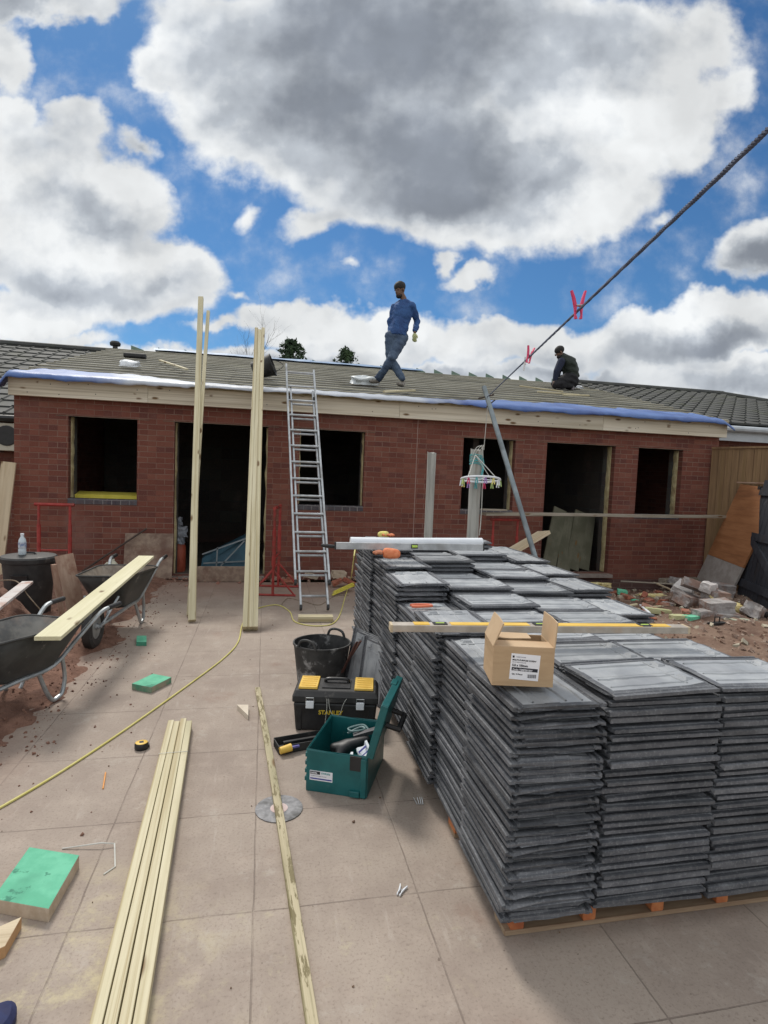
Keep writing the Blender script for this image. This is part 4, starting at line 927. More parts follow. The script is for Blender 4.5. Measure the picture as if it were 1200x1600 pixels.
trestle('trestle', 'red steel trestle under the left end of the scaffold plank', (3.55, 8.05, -.05), R(4), .40, .99)
# ================================================================== wheelbarrows
def wheelbarrow(lab, loc, rz, inner, outer):
    """local +y towards the handles, wheel at -y"""
    t = thing('wheelbarrow', lab, 'wheelbarrow', loc, rz, 'steel wheelbarrows')
    def rr(w_, y0, y1, z, ry0=None, n=6, cr=.10, zf=0):
        pts = []
        for cx, cy, a0 in ((w_/2-cr, y1-cr, 0), (-w_/2+cr, y1-cr, 90), (-w_*.40+cr, y0+cr, 180), (w_*.40-cr, y0+cr, 270)):
            for i in range(n+1):
                a = R(a0+90*i/n); x, y = cx+cr*math.cos(a), cy+cr*math.sin(a)
                pts.append((x, y, z+zf*max(0, (y0+y1)/2-y)))
        return pts
    b = MB(); L = [rr(.30, -.20, .24, .25, cr=.06), rr(.40, -.30, .31, .36, cr=.08, zf=.06), rr(.56, -.44, .41, .535, cr=.11, zf=.10)]
    b.grid(L, True); b.poly(L[0]); o = b.build('tray', outer, t, smooth=True, auto=50)
    s_ = o.modifiers.new('s', 'SOLIDIFY'); s_.thickness = .003; s_.offset = 0
    b = MB(); L2 = [[(p[0]*.985, p[1]*.985, p[2]+.005) for p in r] for r in L]; L2[2] = [(p[0]*.99, p[1]*.99, p[2]-.001) for p in L[2]]; b.grid(L2, True); b.poly(L2[0]); b.build('tray_lining', inner, o, smooth=True, auto=50)
    b = MB(); b.tube([Vector(p)+Vector((0, 0, .002)) for p in rr(.566, -.443, .413, .535, cr=.11, zf=.10)], .0085, 6, closed=True); b.build('rim', outer, o, smooth=True)
    for q in (-1, 1):
        pts = spline([(q*.035, -.62, .18), (q*.09, -.42, .215), (q*.13, -.1, .238), (q*.15, .20, .25), (q*.20, .38, .40), (q*.245, .58, .555), (q*.255, .70, .575)], 5)
        b = MB(); b.tube(pts, .0155, 8); fr = b.build('frame_tube', GALV, t, smooth=True)
        b = MB(); b.tube([(q*.255, .66, .574), (q*.255, .80, .578)], .0195, 10); b.build('grip', BLK, fr, smooth=True)
        leg = spline([(q*.14, .08, .24), (q*.165, .12, .10), (q*.17, .17, .02), (q*.17, .22, .015), (q*.17, .27, .04), (q*.165, .30, .14), (q*.16, .28, .29)], 5)
        b = MB(); b.tube(leg, .0145, 8); b.build('leg', GALV, t, smooth=True)
        b = MB(); b.tube([(q*.05, -.55, .18), (q*.14, -.40, .40)], .010, 6); b.build('tray_stay', GALV, t, smooth=True)
    wh = bpy.data.objects.new('wheel', None); COL.objects.link(wh); wh.parent = t; wh.location = (0, -.60, .185)
    Mx = Matrix.Rotation(R(90), 3, 'Y')
    b = MB(); b.lathe([(.10, -.03), (.15, -.042), (.178, -.03), (.185, 0), (.178, .03), (.15, .042), (.10, .03), (.095, 0)], n=28, M=Mx); b.build('tyre', BLKD, wh, smooth=True)
    b = MB(); b.lathe([(.10, -.028), (.09, -.018), (.03, -.02), (.02, -.05), (.0, -.05), (0, .05), (.02, .05), (.03, .02), (.09, .018), (.10, .028)], n=24, M=Mx); b.build('rim', GALV, wh, smooth=True)
    b = MB(); b.tube([(-.07, 0, 0), (.07, 0, 0)], .010, 8); b.build('axle', GALV, wh)
    return t
wheelbarrow('black wheelbarrow with cement stained tray nearest the left edge', (-1.50, 3.86, .01), R(-22), TRAYIN, BLKT).scale = (.91, .91, .91)
wheelbarrow('dusty brown wheelbarrow standing further back near the wall', (-1.33, 5.72, .0), R(-4), RUSTIN, BLKT)
# bin
bn = thing('dustbin', 'black plastic dustbin with flat lid by the soil heap', 'dustbin', (-2.23, 6.15, 0))
b = MB(); b.lathe([(.18, 0), (.225, .56), (.235, .565), (.235, .59), (.222, .59), (.175, .01), (0, .01)], n=36); b.build('body', BLKD, bn, smooth=True)
b = MB(); b.lathe([(.245, .575), (.248, .61), (.235, .625), (.15, .638), (0, .64)], n=36); l_ = b.build('lid', BLKD, bn, smooth=True)
b = MB(); b.tube([(-.07, -.02, .635), (-.05, -.02, .655), (.05, -.02, .655), (.07, -.02, .635)], .010, 6); b.build('lid_handle', BLK, l_)
b = MB(); b.box((.0, -.215, .42), (.14, .05, .09), ch=.01); b.box((0, -.235, .46), (.15, .03, .012)); b.build('side_handle', BLK, bn)
wb = thing('water_bottle', 'clear plastic water bottle with white cap standing on the bin lid', 'bottle', (-2.27, 6.10, .64))
b = MB(); b.lathe([(.030, 0), (.034, .01), (.034, .05), (.031, .06), (.034, .07), (.034, .12), (.030, .145), (.014, .175), (.013, .19), (0, .19)], n=18)
b.build('body', mat('clear_bottle', [(.50, .58, .64), (.60, .66, .70)], .2, 12, bump=.2, spec=.8), wb, smooth=True)
b = MB(); b.lathe([(.0345, .065), (.0348, .118), (.034, .12)], n=18); b.build('label', mat('blue_grey_label', [(.20, .26, .42), (.55, .58, .62)], .5, 40), wb)
b = MB(); b.lathe([(.016, .185), (.016, .205), (0, .206)], n=14); b.build('cap', WHT, wb)
# soil heap
b = MB((-2.4, 5.0, 0)); rows = []
for i in range(41):
    r = []
    for k in range(61):
        a = k*2*math.pi/60; f = i/40; x = -2.45+.85*f*math.cos(a); y = 4.9+1.15*f*math.sin(a)
        z = .66*(1-f**1.5)*(1+.25*nz(x, y, 1.7)) + (.035*nz(x, y, 7)+.03*nz(x, y, 18, 3))*(1-f**3) - .03*f
        r.append((x, y, z))
    rows.append(r)
b.grid(rows); tag(b.build('soil_heap', CLAY, smooth=True, auto=0), 'heap of red clay soil between the bin and the front wheelbarrow', 'soil heap')
b = MB(G(0, 910, .5)); b.tube(spline([G(-10, 908, .5), G(25, 908, .5), G(45, 932, .42), G(65, 955, .30)], 6), .005, 6); tag(b.build('cable', ROPEB), 'thin brown cable bending over the soil heap', 'cable')
o = MB((-2.0, 7.9, 0)); o.tube([W(128, 893, 8.0), W(229, 826, 8.32)], .012, 8); tag(o.build('steel_bar', mat('rusty_dark_steel', [(.035, .025, .02), (.07, .045, .035)], .7, 20)), 'thin dark steel bar propped slantwise on the wall below the first window', 'bar')
q = W(170, 884, 7.2)
jg = thing('plastic_jug', 'translucent plastic jug with side handle behind the rear wheelbarrow', 'jug', (q.x+.04, q.y, .0))
b = MB(); b.lathe([(.06, .0), (.065, .02), (.065, .33), (.055, .37), (.022, .41), (.022, .43), (0, .43)], n=16, sx=1.1, sy=.8); b.build('body', mat('milky_plastic', [(.48, .47, .36), (.56, .55, .45)], .45, 9), jg, smooth=True)
b = MB(); b.tube([(-.07, 0, .12), (-.10, 0, .18), (-.10, 0, .34), (-.05, 0, .39)], .012, 8); b.build('handle', MT['milky_plastic'], jg, smooth=True)
cr = MB((-2.05, 6.9, 0)); cr.grid([[(-2.2, 6.6, .0), (-1.55, 6.55, .0), (-1.5, 7.2, 0), (-2.25, 7.2, 0)], [(-2.16, 6.62, .03), (-1.58, 6.6, .03), (-1.56, 7.18, .03), (-2.2, 7.18, .03)]], True, True)
tag(cr.build('timber_sheet', mat('dusty_ply', [(.34, .27, .20), (.42, .34, .26)], .9, 7)), 'dusty flat sheet lying between the bin and the rear wheelbarrow', 'sheet')
# ================================================================== bucket, toolbox, case
bk = thing('bucket', 'black flexible rubber bucket splashed with dried mortar', 'bucket', (.44, 4.13, 0))
MORT = mat('mortar_splashed_rubber', [(.020, .021, .022), (.05, .05, .05)], .65, 10, bump=.3, extra=dirty((.34, .34, .34), 9, .54, .68, .85, 9))
b = MB(); b.lathe([(.155, 0), (.165, .02), (.200, .30), (.207, .305), (.207, .317), (.197, .317), (.160, .03), (0, .025)], n=40, sx=1.02, sy=.98); b.build('body', MORT, bk, smooth=True)
for q in (-1, 1):
    b = MB(); c = Vector((q*.12, q*-.0+ (.14 if q > 0 else -.15), .31)); tg = Vector((-c.y, c.x, 0)).normalized()
    b.tube(spline([c-tg*.075, c-tg*.055+Vector((0, 0, .045)), c+Vector((0, 0, .06)), c+tg*.055+Vector((0, 0, .045)), c+tg*.075], 5), .010, 8); b.build('handle', MORT, bk, smooth=True)
tr_ = MB((.6, 4.0, .3)); tr_.beam((.58, 4.02, .12), (.665, 3.93, .37), .03, .004); tr_.beam((.60, 4.06, .15), (.70, 3.98, .36), .02, .012); tag(tr_.build('trowel_handle', mat('dark_red_wood', [(.10, .04, .03), (.16, .07, .05)], .7, 12)), 'dark reddish tool handles standing in the rubber bucket', 'tool')
for k, (pts, lab_) in enumerate((((G(562, 1078, 0), G(592, 1084, 0), Vector((.93, 3.94, .42)), Vector((.74, 4.10, .40))), 'dusty grey roof tile leaning upright beside the rubber bucket'),)): pass
def slab_quad(name, lab, cat, c, w_, h_, t_, m, rot, me=None):
    if me: o = link(name, me, None)
    else:
        b = MB(); b.box((0, 0, 0), (w_, h_, t_), ch=0); o = b.build(name, m, bevel=.002)
    o.location = c; o.rotation_euler = rot; return tag(o, lab, cat)
o = slab_quad('roof_tile', 'roof tile stood on edge, dusty grey face to the bucket, left of the pair', 'roof tile', (.735, 3.98, .205), .33, .42, .02, TILE, (R(80), R(3), R(-58)), TM[1])
o = slab_quad('roof_tile', 'roof tile stood on edge with its black face showing, right of the pair', 'roof tile', (.775, 3.80, .205), .33, .42, .02, TILE, (R(82), R(-2), R(-68)), TM[2])
# black and yellow toolbox
tb = thing('toolbox', 'black plastic toolbox with yellow corner lids and white latches', 'toolbox', (.47, 3.46, 0), R(-11))
b = MB(); b.grid([[(x*.235, y*.115, 0) for x, y in ((-1, -1), (1, -1), (1, 1), (-1, 1))], [(x*.25, y*.125, .175) for x, y in ((-1, -1), (1, -1), (1, 1), (-1, 1))]], True, True); b.build('body', BLK, tb, bevel=.012)
for x in (-.215, .215):
    b = MB(); b.box((x, -.113, .085), (.035, .02, .16)); b.build('corner_post', BLK, tb, bevel=.005)
b = MB(); b.grid([[(x*.257, y*.132, .178) for x, y in ((-1, -1), (1, -1), (1, 1), (-1, 1))], [(x*.257, y*.132, .215) for x, y in ((-1, -1), (1, -1), (1, 1), (-1, 1))], [(x*.24, y*.105, .248) for x, y in ((-1, -1), (1, -1), (1, 1), (-1, 1))]], True, True); ld = b.build('lid', BLKD, tb, bevel=.008)
for q in (-1, 1):
    b = MB(); b.grid([[(q*.168+x*.058, y*.098, .249) for x, y in ((-1, -1), (1, -1), (1, 1), (-1, 1))], [(q*.168+x*.056, y*.095, .262) for x, y in ((-1, -1), (1, -1), (1, 1), (-1, 1))]], True, True)
    for k in range(5): b.box((q*.168, -.07+k*.035, .2635), (.09, .006, .004))
    b.build('organiser_lid', YEL, ld, bevel=.003)
    b = MB(); b.box((q*.150, -.138, .170), (.048, .014, .045)); la = b.build('latch', METAL, tb, bevel=.004); la.data.materials.clear(); la.data.materials.append(WHT)
    b = MB(); b.tube([(q*.150-.024, -.139, .185), (q*.150-.022, -.141, .212), (q*.150+.022, -.141, .212), (q*.150+.024, -.139, .185)], .003, 6); b.build('latch_wire', METAL, la)
b = MB(); b.box((0, 0, .2515), (.17, .15, .006)); b.build('handle_recess', BLK, ld)
b = MB(); b.tube(spline([(-.07, .02, .252), (-.065, .02, .272), (0, .02, .276), (.065, .02, .272), (.07, .02, .252)], 4), .010, 8); b.build('handle', BLK, ld, smooth=True)
text('lettering', 'STANLEY', .036, YINK, tb, (-.098, -.1256, .108), (R(94), 0, 0), ext=.0008, bold=.0008, sx=.98)
# small grey cord hanging over the toolbox
b = MB((.47, 3.3, .2)); 
def tbp(x, y, z): return Matrix.Translation(tb.location) @ Matrix.Rotation(R(-11), 4, 'Z') @ Vector((x, y, z))
b.tube(spline([tbp(-.05, -.13, .21), tbp(-.048, -.145, .14), tbp(-.06, -.14, .02), tbp(-.06, -.16, .004)], 5), .0016, 5)
b.tube(spline([tbp(-.04, -.13, .213), tbp(-.03, -.14, .15), tbp(.0, -.142, .10), tbp(.03, -.142, .12), tbp(.05, -.14, .18), tbp(.07, -.13, .213)], 5), .0016, 5); tag(b.build('string', ROPEP), 'thin grey string looped down the front of the toolbox', 'string')
# loose tote tray
tt = thing('tool_tray', 'small black tote tray with a yellow handled scraper on the paving', 'tray', tuple(G(468, 1166, 0)), R(14))
b = MB(); b.box((0, 0, .006), (.27, .115, .012)); b.build('base', BLK, tt, bevel=.002)
for s_ in (-1, 1): 
    b = MB(); b.box((0, s_*.056, .027), (.27, .006, .042)); b.build('side', BLKD, tt, bevel=.002)
    b = MB(); b.box((s_*.133, 0, .025), (.006, .108, .04)); b.build('side', BLKD, tt, bevel=.002)
b = MB(); b.box((.02, 0, .034), (.23, .02, .02)); b.build('handle', BLK, tt, bevel=.004)
yk = thing('scraper', 'small yellow handled tool lying in the black tote tray', 'tool', tuple(G(447, 1171, .03)), R(20))
b = MB(); b.tube([(-.035, 0, .0), (.03, .0, .006)], [.019, .021], 12); b.build('handle', YEL, yk, smooth=True)
b = MB(); b.box((.05, 0, .007), (.05, .022, .010)); b.build('blade', mat('violet_plastic', [(.10, .09, .32), (.16, .15, .4)], .5, 8), yk)
# teal case
ce = thing('tool_case', 'dark teal plastic power tool case standing open', 'tool case', (.455, 2.86, 0), R(-23))
cw, cl, chh, ct = .30, .41, .205, .008
for nm_, c, s_ in (('front_wall', (0, -cl/2, chh/2), (cw, ct, chh)), ('rear_wall', (0, cl/2, chh/2), (cw, ct, chh)), ('side_wall', (-cw/2, 0, chh/2), (ct, cl-ct, chh)), ('side_wall', (cw/2, 0, chh/2), (ct, cl-ct, chh)), ('base', (0, 0, .006), (cw-.01, cl-.01, .012))):
    b = MB(); b.box(c, s_); b.build(nm_, TEAL, ce, bevel=.003)
b = MB(); b.tube([(-cw/2, -cl/2, chh), (cw/2, -cl/2, chh), (cw/2, cl/2, chh), (-cw/2, cl/2, chh)], .007, 4, closed=True); b.build('rim', TEAL, ce)
for k in range(4): b = MB(); b.box((-cw/2-.006, -cl/2+.03, .055+.04*k), (.012, .05, .022)); b.build('rib', TEAL, ce, bevel=.003)
b = MB(); b.box((cw/2-.055, -cl/2-.006, chh-.035), (.055, .008, .07)); b.build('latch_recess', BLK, ce)
b = MB(); b.box((cw/2-.055, -cl/2-.012, .022), (.05, .014, .03)); b.box((cw/2-.015, -cl/2-.004, .10), (.03, .014, .19)); b.build('corner_block', TEAL, ce, bevel=.004)
b = MB(); b.box((-.075, -cl/2-.0048, .083), (.115, .0015, .048)); lb_ = b.build('label', PAPER, ce)
b = MB(); b.box((-.105, -cl/2-.0062, .097), (.050, .0012, .014)); lk = b.build('logo_bar', INK, lb_)
text('lettering', 'makita', .0125, PAPER, lk, (-.128, -cl/2-.0072, .0935), (R(90), 0, 0), bold=.0002)
text('lettering', 'DHR202', .0125, mat('teal_ink', [(.03, .25, .27), (.04, .28, .3)], .6, 5, bump=0), lb_, (-.074, -cl/2-.0062, .0935), (R(90), 0, 0), bold=.0002)
text('lettering', 'Cordless Combination Hammer', .0062, INKG, lb_, (-.128, -cl/2-.0062, .080), (R(90), 0, 0))
b = MB(); b.box((-.075, -cl/2-.006, .068), (.108, .001, .006)); b.build('blue_bar', mat('blue_ink', [(.05, .05, .28), (.07, .07, .32)], .6, 5, bump=0), lb_)
# its lid hinged on the right hand side, standing up and leaning out
la_ = R(8); lidM = Matrix.Rotation(la_, 3, 'Y')
lo_ = bpy.data.objects.new('lid', None); COL.objects.link(lo_); lo_.parent = ce; lo_.location = (cw/2+.004, 0, chh); lo_.rotation_euler = (R(0), R(14), R(0))
b = MB(); b.box((.022, 0, .135), (.008, cl, .27)); b.build('panel', TEAL, lo_, bevel=.004)
for c, s_ in (((.006, 0, .268), (.036, cl, .010)), ((.006, -cl/2, .135), (.036, .010, .27)), ((.006, cl/2, .135), (.036, .010, .27))):
    b = MB(); b.box(c, s_); b.build('edge', TEAL, lo_, bevel=.003)
b = MB(); b.box((-.006, cl*.25, .272), (.03, .07, .012)); b.build('clip', TEAL, lo_, bevel=.003)
b = MB(); b.tube([(.028, -.09, .13), (.095, -.09, .13), (.095, .09, .13), (.028, .09, .13)], .014, 6); b.build('handle', BLK, lo_)
# contents
def cpos(x, y, z): return Matrix.Translation(ce.location) @ Matrix.Rotation(R(-23), 4, 'Z') @ Vector((x, y, z))
dr = thing('power_tool', 'dark power tool with its lead inside the teal case', 'power tool', tuple(cpos(0, .03, .02)), R(-23))
o = skin('body', [[((-.10, -.02, .09), .030), ((-.03, 0, .11), .036), ((.05, .03, .125), .030), ((.10, .06, .14), .018)], [((-.03, 0, .11), .036), ((-.04, -.07, .07), .024), ((-.05, -.10, .04), .026)]], BLK); o.parent = dr
b = MB(); b.tube(spline([(-.03, .08, .14), (.03, .12, .165), (.06, .09, .17), (.0, .06, .165), (-.03, .10, .16), (.04, .13, .175), (.08, .1, .165)], 6), .0055, 6); b.build('lead', mat('green_grey_lead', [(.14, .22, .22), (.2, .3, .3)], .5, 9), dr, smooth=True)
b = MB(); b.box((.07, .07, .16), (.13, .035, .02), (0, R(-15), R(20))); b.build('guard', mat('dark_metal', [(.06, .06, .065), (.1, .1, .105)], .45, 9, metal=.6), dr)
for k, (x, y, z, rx, lab_) in enumerate(((.03, -.13, .12, 50, 'white folded leaflet at the front inside the teal case'), (.105, -.05, .145, 70, 'white printed leaflet against the lid side inside the teal case'))):
    b = MB(); n = 8
    b.grid([[(-.04+.08*i/n, y_, .012*math.sin(i*1.1)) for i in range(n+1)] for y_ in (-.05, 0, .05)])
    o = b.build('leaflet', WHT); s_ = o.modifiers.new('s', 'SOLIDIFY'); s_.thickness = .002
    o.location = cpos(x, y, z); o.rotation_euler = (R(rx*.5), R(-30+k*-15), R(-23+10*k)); tag(o, lab_, 'leaflet')
    b = MB(); b.box((0, .02, .0135), (.05, .010, .001)); b.box((0, -.01, .0135), (.06, .006, .001)); q = b.build('print', mat('blue_ink', [(.05, .05, .28)]*2), o)
b = MB(cpos(0, 0, 0)); 
for k in range(6):
    a = [cpos(-.10+random.uniform(-.03, .03), .0+random.uniform(-.12, .02), .07+random.uniform(0, .02)) for _ in range(2)]; b.tube(a, .010, 6)
tag(b.build('drill_bits', mat('grey_bits', [(.10, .10, .11), (.2, .2, .2)], .5, 9)), 'dark drill bits and small parts in the bottom of the teal case', 'drill bits')
ch_ = thing('plug_lead', 'tangled grey lead with plug between the toolbox and the teal case', 'cable', tuple(cpos(-.20, .08, 0)))
b = MB(ch_.location); b.tube(spline([cpos(-.19, .16, .01), cpos(-.21, .12, .06), cpos(-.18, .09, .02), cpos(-.22, .06, .05), cpos(-.19, .02, .02), cpos(-.21, .10, .03), cpos(-.17, .13, .05)], 6), .007, 6); b.build('lead', mat('green_grey_lead', []), ch_, smooth=True)
b = MB(ch_.location); b.box(cpos(-.20, .03, .04), (.03, .03, .02)); b.build('plug', WHT, ch_, bevel=.003)
# ================================================================== small things on the paving
def block(name, lab, cat, pts, h_, mt, ms):
    """pts: three ground corners; fourth completes the parallelogram"""
    a, c, d = [Vector((p.x, p.y, 0)) for p in pts]; e = a+(d-c); b = MB(a)
    b.mi = 1; b.grid([[q for q in (a, c, d, e)], [q+Vector((0, 0, h_)) for q in (a, c, d, e)]], True)
    b.poly([q for q in (e, d, c, a)]); b.mi = 0; b.poly([q+Vector((0, 0, h_)) for q in (a, c, d, e)])
    return tag(b.build(name, [mt, ms], bevel=.002), lab, cat)
g1, g2, g3 = G(206, 1068, .042), G(236, 1078-4, .042), G(268, 1058, .042)
block('timber_offcut', 'squarish offcut with green top lying between the barrow and the yellow hose', 'offcut', (g1, g2, g3), .042, GREEN, mat('half_green_edge', [(.06, .26, .16), (.38, .31, .24)], .85, 6))
block('timber_offcut', 'smallest green offcut, beyond the square one', 'offcut', (G(213, 1003, .035), G(229, 1003, .035), G(229, 993, .035)), .035, GREEN, mat('deep_green_edge', [(.05, .24, .15), (.07, .3, .2)], .85, 9))
block('timber_offcut', 'largest offcut with bright green top at the left edge in front', 'offcut', (G(-12, 1404, .05), G(76, 1428-8, .05), G(124, 1336, .05)), .05, GREEN, TANEDGE)
block('timber_offcut', 'plain brown wood offcut in the front left corner below the green one', 'offcut', (G(-40, 1500, .04), G(8, 1478, .04), G(34, 1432, .04)), .04, PALE, mat('orange_end', [(.40, .22, .10), (.5, .3, .15)], .85, 9))
b = MB(G(380, 1110, 0)); P3 = [G(370, 1101, .03), G(388, 1101, .03), G(388, 1118, .03)]; b.grid([[Vector((p.x, p.y, 0)) for p in P3], P3], True, True); tag(b.build('timber_offcut', mat('pale_offcut', [(.60, .52, .42), (.66, .58, .48)], .8, 9)), 'small pale triangular offcut left of the long batten', 'offcut')
tp = thing('tape_measure', 'yellow and black tape measure lying on the paving', 'tape measure', tuple(G(221, 1170, 0)), R(12))
b = MB(); b.lathe([(.030, 0), (.034, .006), (.034, .030), (.030, .036), (0, .036)], n=20, sx=1.05, sy=.95); b.build('case', BLK, tp, smooth=True)
b = MB(); b.lathe([(.031, .030), (.031, .0375), (.028, .039), (0, .039)], n=20, sx=1.02, sy=.92); b.build('face', YEL, tp, smooth=True)
b = MB(); b.box((0, 0, .0395), (.022, .022, .001)); b.build('badge', INK, tp)
b = MB(); b.box((.037, 0, .014), (.010, .02, .014)); b.build('hook', BLK, tp)
b = MB(G(163, 1220, 0)); b.tube([G(165, 1207, .004), G(161, 1232, .004)], .0036, 6); tag(b.build('pencil', mat('orange_pencil', [(.72, .30, .06), (.78, .35, .08)], .5, 9)), 'short orange carpenter pencil on the paving', 'pencil')
def peg(lab, c, M, m, s_=1.0, body=None, nm_='clothes_peg', legs_open=.22, parent=None, real=True):
    t = thing(nm_, lab, 'clothes peg', c) if real else None
    root = t
    if not real:
        root = bpy.data.objects.new(nm_, None); COL.objects.link(root); root.parent = parent; root.location = c
    root.rotation_euler = M; root.scale = (s_, s_, s_)
    for q in (-1, 1):
        b = MB(); pr = [(q*.004, -.036), (q*.012, -.036), (q*.0125, -.015), (q*.014, .0), (q*.020, .03), (q*.026, .052), (q*.021, .053), (q*.012, .03), (q*.006, .005), (q*.008, -.012), (q*.009, -.022)]
        b.prism(pr, -.005, .005, M=Matrix(((1, 0, 0), (0, 0, 1), (0, 1, 0)))); b.build('jaw', m, root)
    b = MB(); b.tube([(-.010, -.006, .006), (.010, -.006, .006)], .0022, 6); b.tube([(-.010, .006, .006), (.010, .006, .006)], .0022, 6); b.build('spring', SPRING, root)
    return root
q = G(626, 1392, .006); peg('white plastic clothes peg lying on the paving', tuple(q), (R(-90), 0, R(-35)), WHT, .62)
b = MB(G(140, 1330, 0)); b.tube([G(97, 1326, .003), G(158, 1317, .02), G(179, 1318, .012), G(180, 1354, .003), G(162, 1366, .003)], .003, 5); tag(b.build('strap_offcut', mat('white_strap', [])), 'bent strip of thin pale strapping lying beside the green offcut', 'strap')
b = MB(G(655, 1255, 0))
for k in range(4): p = G(652+k*3, 1257, .003); b.tube([p, p+Vector((random.uniform(-.012, .012), .03, .018))], .0022, 5)
tag(b.build('screws', METAL), 'few loose screws on the paving at the foot of the tile piles', 'screws')
sh = thing('shoe', 'tip of a dark blue shoe in the front left corner', 'shoe', tuple(G(-4, 1612, 0)))
b = MB(); b.lathe([(.03, .0), (.042, .01), (.042, .03), (.03, .045), (0, .052)], n=20, sx=1, sy=1.5); b.build('toe', mat('navy_cloth', [(.012, .016, .07), (.02, .03, .1)], .8, 30), sh, smooth=True)
# hose
hp = [G(-30, 1275, .006), G(0, 1262, .006), G(100, 1203, .006), G(200, 1137, .006), G(300, 1066, .006), G(350, 1028, .006), G(372, 1003, .006), G(379, 975, .006), G(392, 955, .006), G(430, 945, .006), G(452, 955, .006), G(462, 972, .006), G(500, 978, .006), G(527, 968, .006), G(540, 930, .006), G(548, 905, .10), W(552, 880, 4.85), W(556, 855, 4.75), W(565, 842, 4.7)]
b = MB(); b.tube(spline(hp, 8), .0062, 8); tag(b.build('hose', HOSE, smooth=True), 'thin yellow air hose snaking over the paving to the tile piles', 'hose')
b = MB(); b.tube(spline([G(440, 945, .004), G(450, 935, .004), G(475, 940, .004), G(500, 945, .004), G(522, 932, .004), G(545, 930, .004)], 6), .004, 6); tag(b.build('cord', ROPEB), 'thin brown cord coiled behind the ladder foot', 'cord')
yb_ = thing('strap', 'yellow webbing strap lying over rubble left of the far tile piles', 'strap', tuple(G(540, 924, 0)))
b = MB(yb_.location); q0, q1 = G(519, 930, .02), G(553, 915, .07)
for k in range(3): b.beam(q0.lerp(q1, k*.05)+Vector((0, .03*k, .01*k)), q1+Vector((0, .03*k, .012*k)), .03, .005)
b.build('webbing', mat('yellow_web', [(.60, .52, .06), (.66, .58, .1)], .7, 30), yb_)
# ================================================================== posts, prop, line, hanger
o = MB((1.88, 6.5, 0)); 
def post(name, lab, x, y, top, r, m, split=False):
    b = MB((x, y, -.1)); rows = []
    for i in range(13):
        z = -.1+(top+.1)*i/12; rows.append([(x+r*math.cos(a)*(1+.06*nz(a, z, 2)), y+r*math.sin(a)*(1+.06*nz(a, z, 2, 5)), z+(.03*nz(a, 3, 2) if i == 12 else 0)) for a in [k*2*math.pi/10+.3 for k in range(10)]])
    b.grid(rows, True, True); return tag(b.build(name, m), lab, 'post')
post('wooden_post', 'shorter weathered timber post standing against the brick wall behind the tile piles', 1.90, 6.5, 1.82, .050, POST)
P2 = W(742, 760, 5.8)
post('wooden_post', 'pale weathered post with cords tied round its top carrying the peg hanger', P2.x+.0, 5.8, W(742, 703, 5.8).z, .062, POST)
pt = W(742, 703, 5.8)
b = MB((P2.x, 5.8, 1.7))
for k in range(7):
    z = pt.z-.05-.016*k-random.uniform(0, .01); b.tube([(P2.x+.068*math.cos(a), 5.8+.068*math.sin(a), z+.008*math.sin(a*2+k)) for a in [i*2*math.pi/16 for i in range(16)]], .004, 5, closed=True)
for k in range(3): b.tube(spline([(P2.x+.03*k-.01, 5.74, pt.z-.08), (P2.x+.045+.01*k, 5.735, pt.z-.18), (P2.x+.03, 5.73, pt.z-.28-.03*k)], 5), .004, 5)
tag(b.build('cord', ROPET), 'turquoise cord wound round the top of the pale post', 'cord')
b = MB((P2.x, 5.8, 1.7)); 
for k in range(3): b.tube(spline([(P2.x-.06+.02*k, 5.75, pt.z-.06), (P2.x-.02+.03*k, 5.73, pt.z+.03), (P2.x+.05, 5.75, pt.z-.02), (P2.x+.065, 5.74, pt.z-.5-.1*k), (P2.x+.05, 5.73, pt.z-.9)], 6), .0035, 5)
b.tube([W(756, 703, 5.7), W(763, 622, 5.6)], .0035, 5)
tag(b.build('cord', ROPEP), 'pale cord hanging down the post and up to the prop', 'cord')
rc = W(751, 749, 5.55)
hg = thing('peg_hanger', 'round white plastic sock hanger with coloured pegs hung on the pale post', 'hanger', tuple(rc)); hg.rotation_euler = (R(-9), R(2), 0)
b = MB(); b.tube([(.195*math.cos(a), .195*math.sin(a), 0) for a in [i*2*math.pi/32 for i in range(32)]], .011, 8, closed=True); b.build('ring', WHT, hg, smooth=True)
for k in range(4):
    a = k*math.pi/2+.5; b = MB(); b.tube([(.19*math.cos(a), .19*math.sin(a), .005), (-.04, .06, .26)], .004, 5); b.build('hanging_cord', ROPEP, hg)
b = MB(); b.tube([(-.19, 0, 0), (.19, 0, 0)], .006, 6); b.tube([(0, -.19, 0), (0, .19, 0)], .006, 6); b.build('spoke', WHT, hg)
pcs = [WHT, mat('lime_plastic', [(.42, .60, .18), (.5, .66, .25)], .5, 9), PINK, MT['turquoise_cord'], mat('lilac_plastic', [(.35, .2, .5), (.4, .25, .55)], .5, 9), GLOVEY]
for k in range(14):
    a = k*2*math.pi/14+.1; b = MB(); m_ = pcs[k % 6]
    for q in (-1, 1): b.grid([[(.195*math.cos(a)+q*.004-.003, .195*math.sin(a)-.006, -.008), (.195*math.cos(a)+q*.004+.003, .195*math.sin(a)-.006, -.008), (.195*math.cos(a)+q*.004+.003, .195*math.sin(a)+.006, -.008), (.195*math.cos(a)+q*.004-.003, .195*math.sin(a)+.006, -.008)], [(.195*math.cos(a)+q*.012-.004, .195*math.sin(a)-.006, -.07), (.195*math.cos(a)+q*.012+.004, .195*math.sin(a)-.006, -.07), (.195*math.cos(a)+q*.012+.004, .195*math.sin(a)+.006, -.07), (.195*math.cos(a)+q*.012-.004, .195*math.sin(a)+.006, -.07)]], True, True)
    b.build('peg', m_, hg)
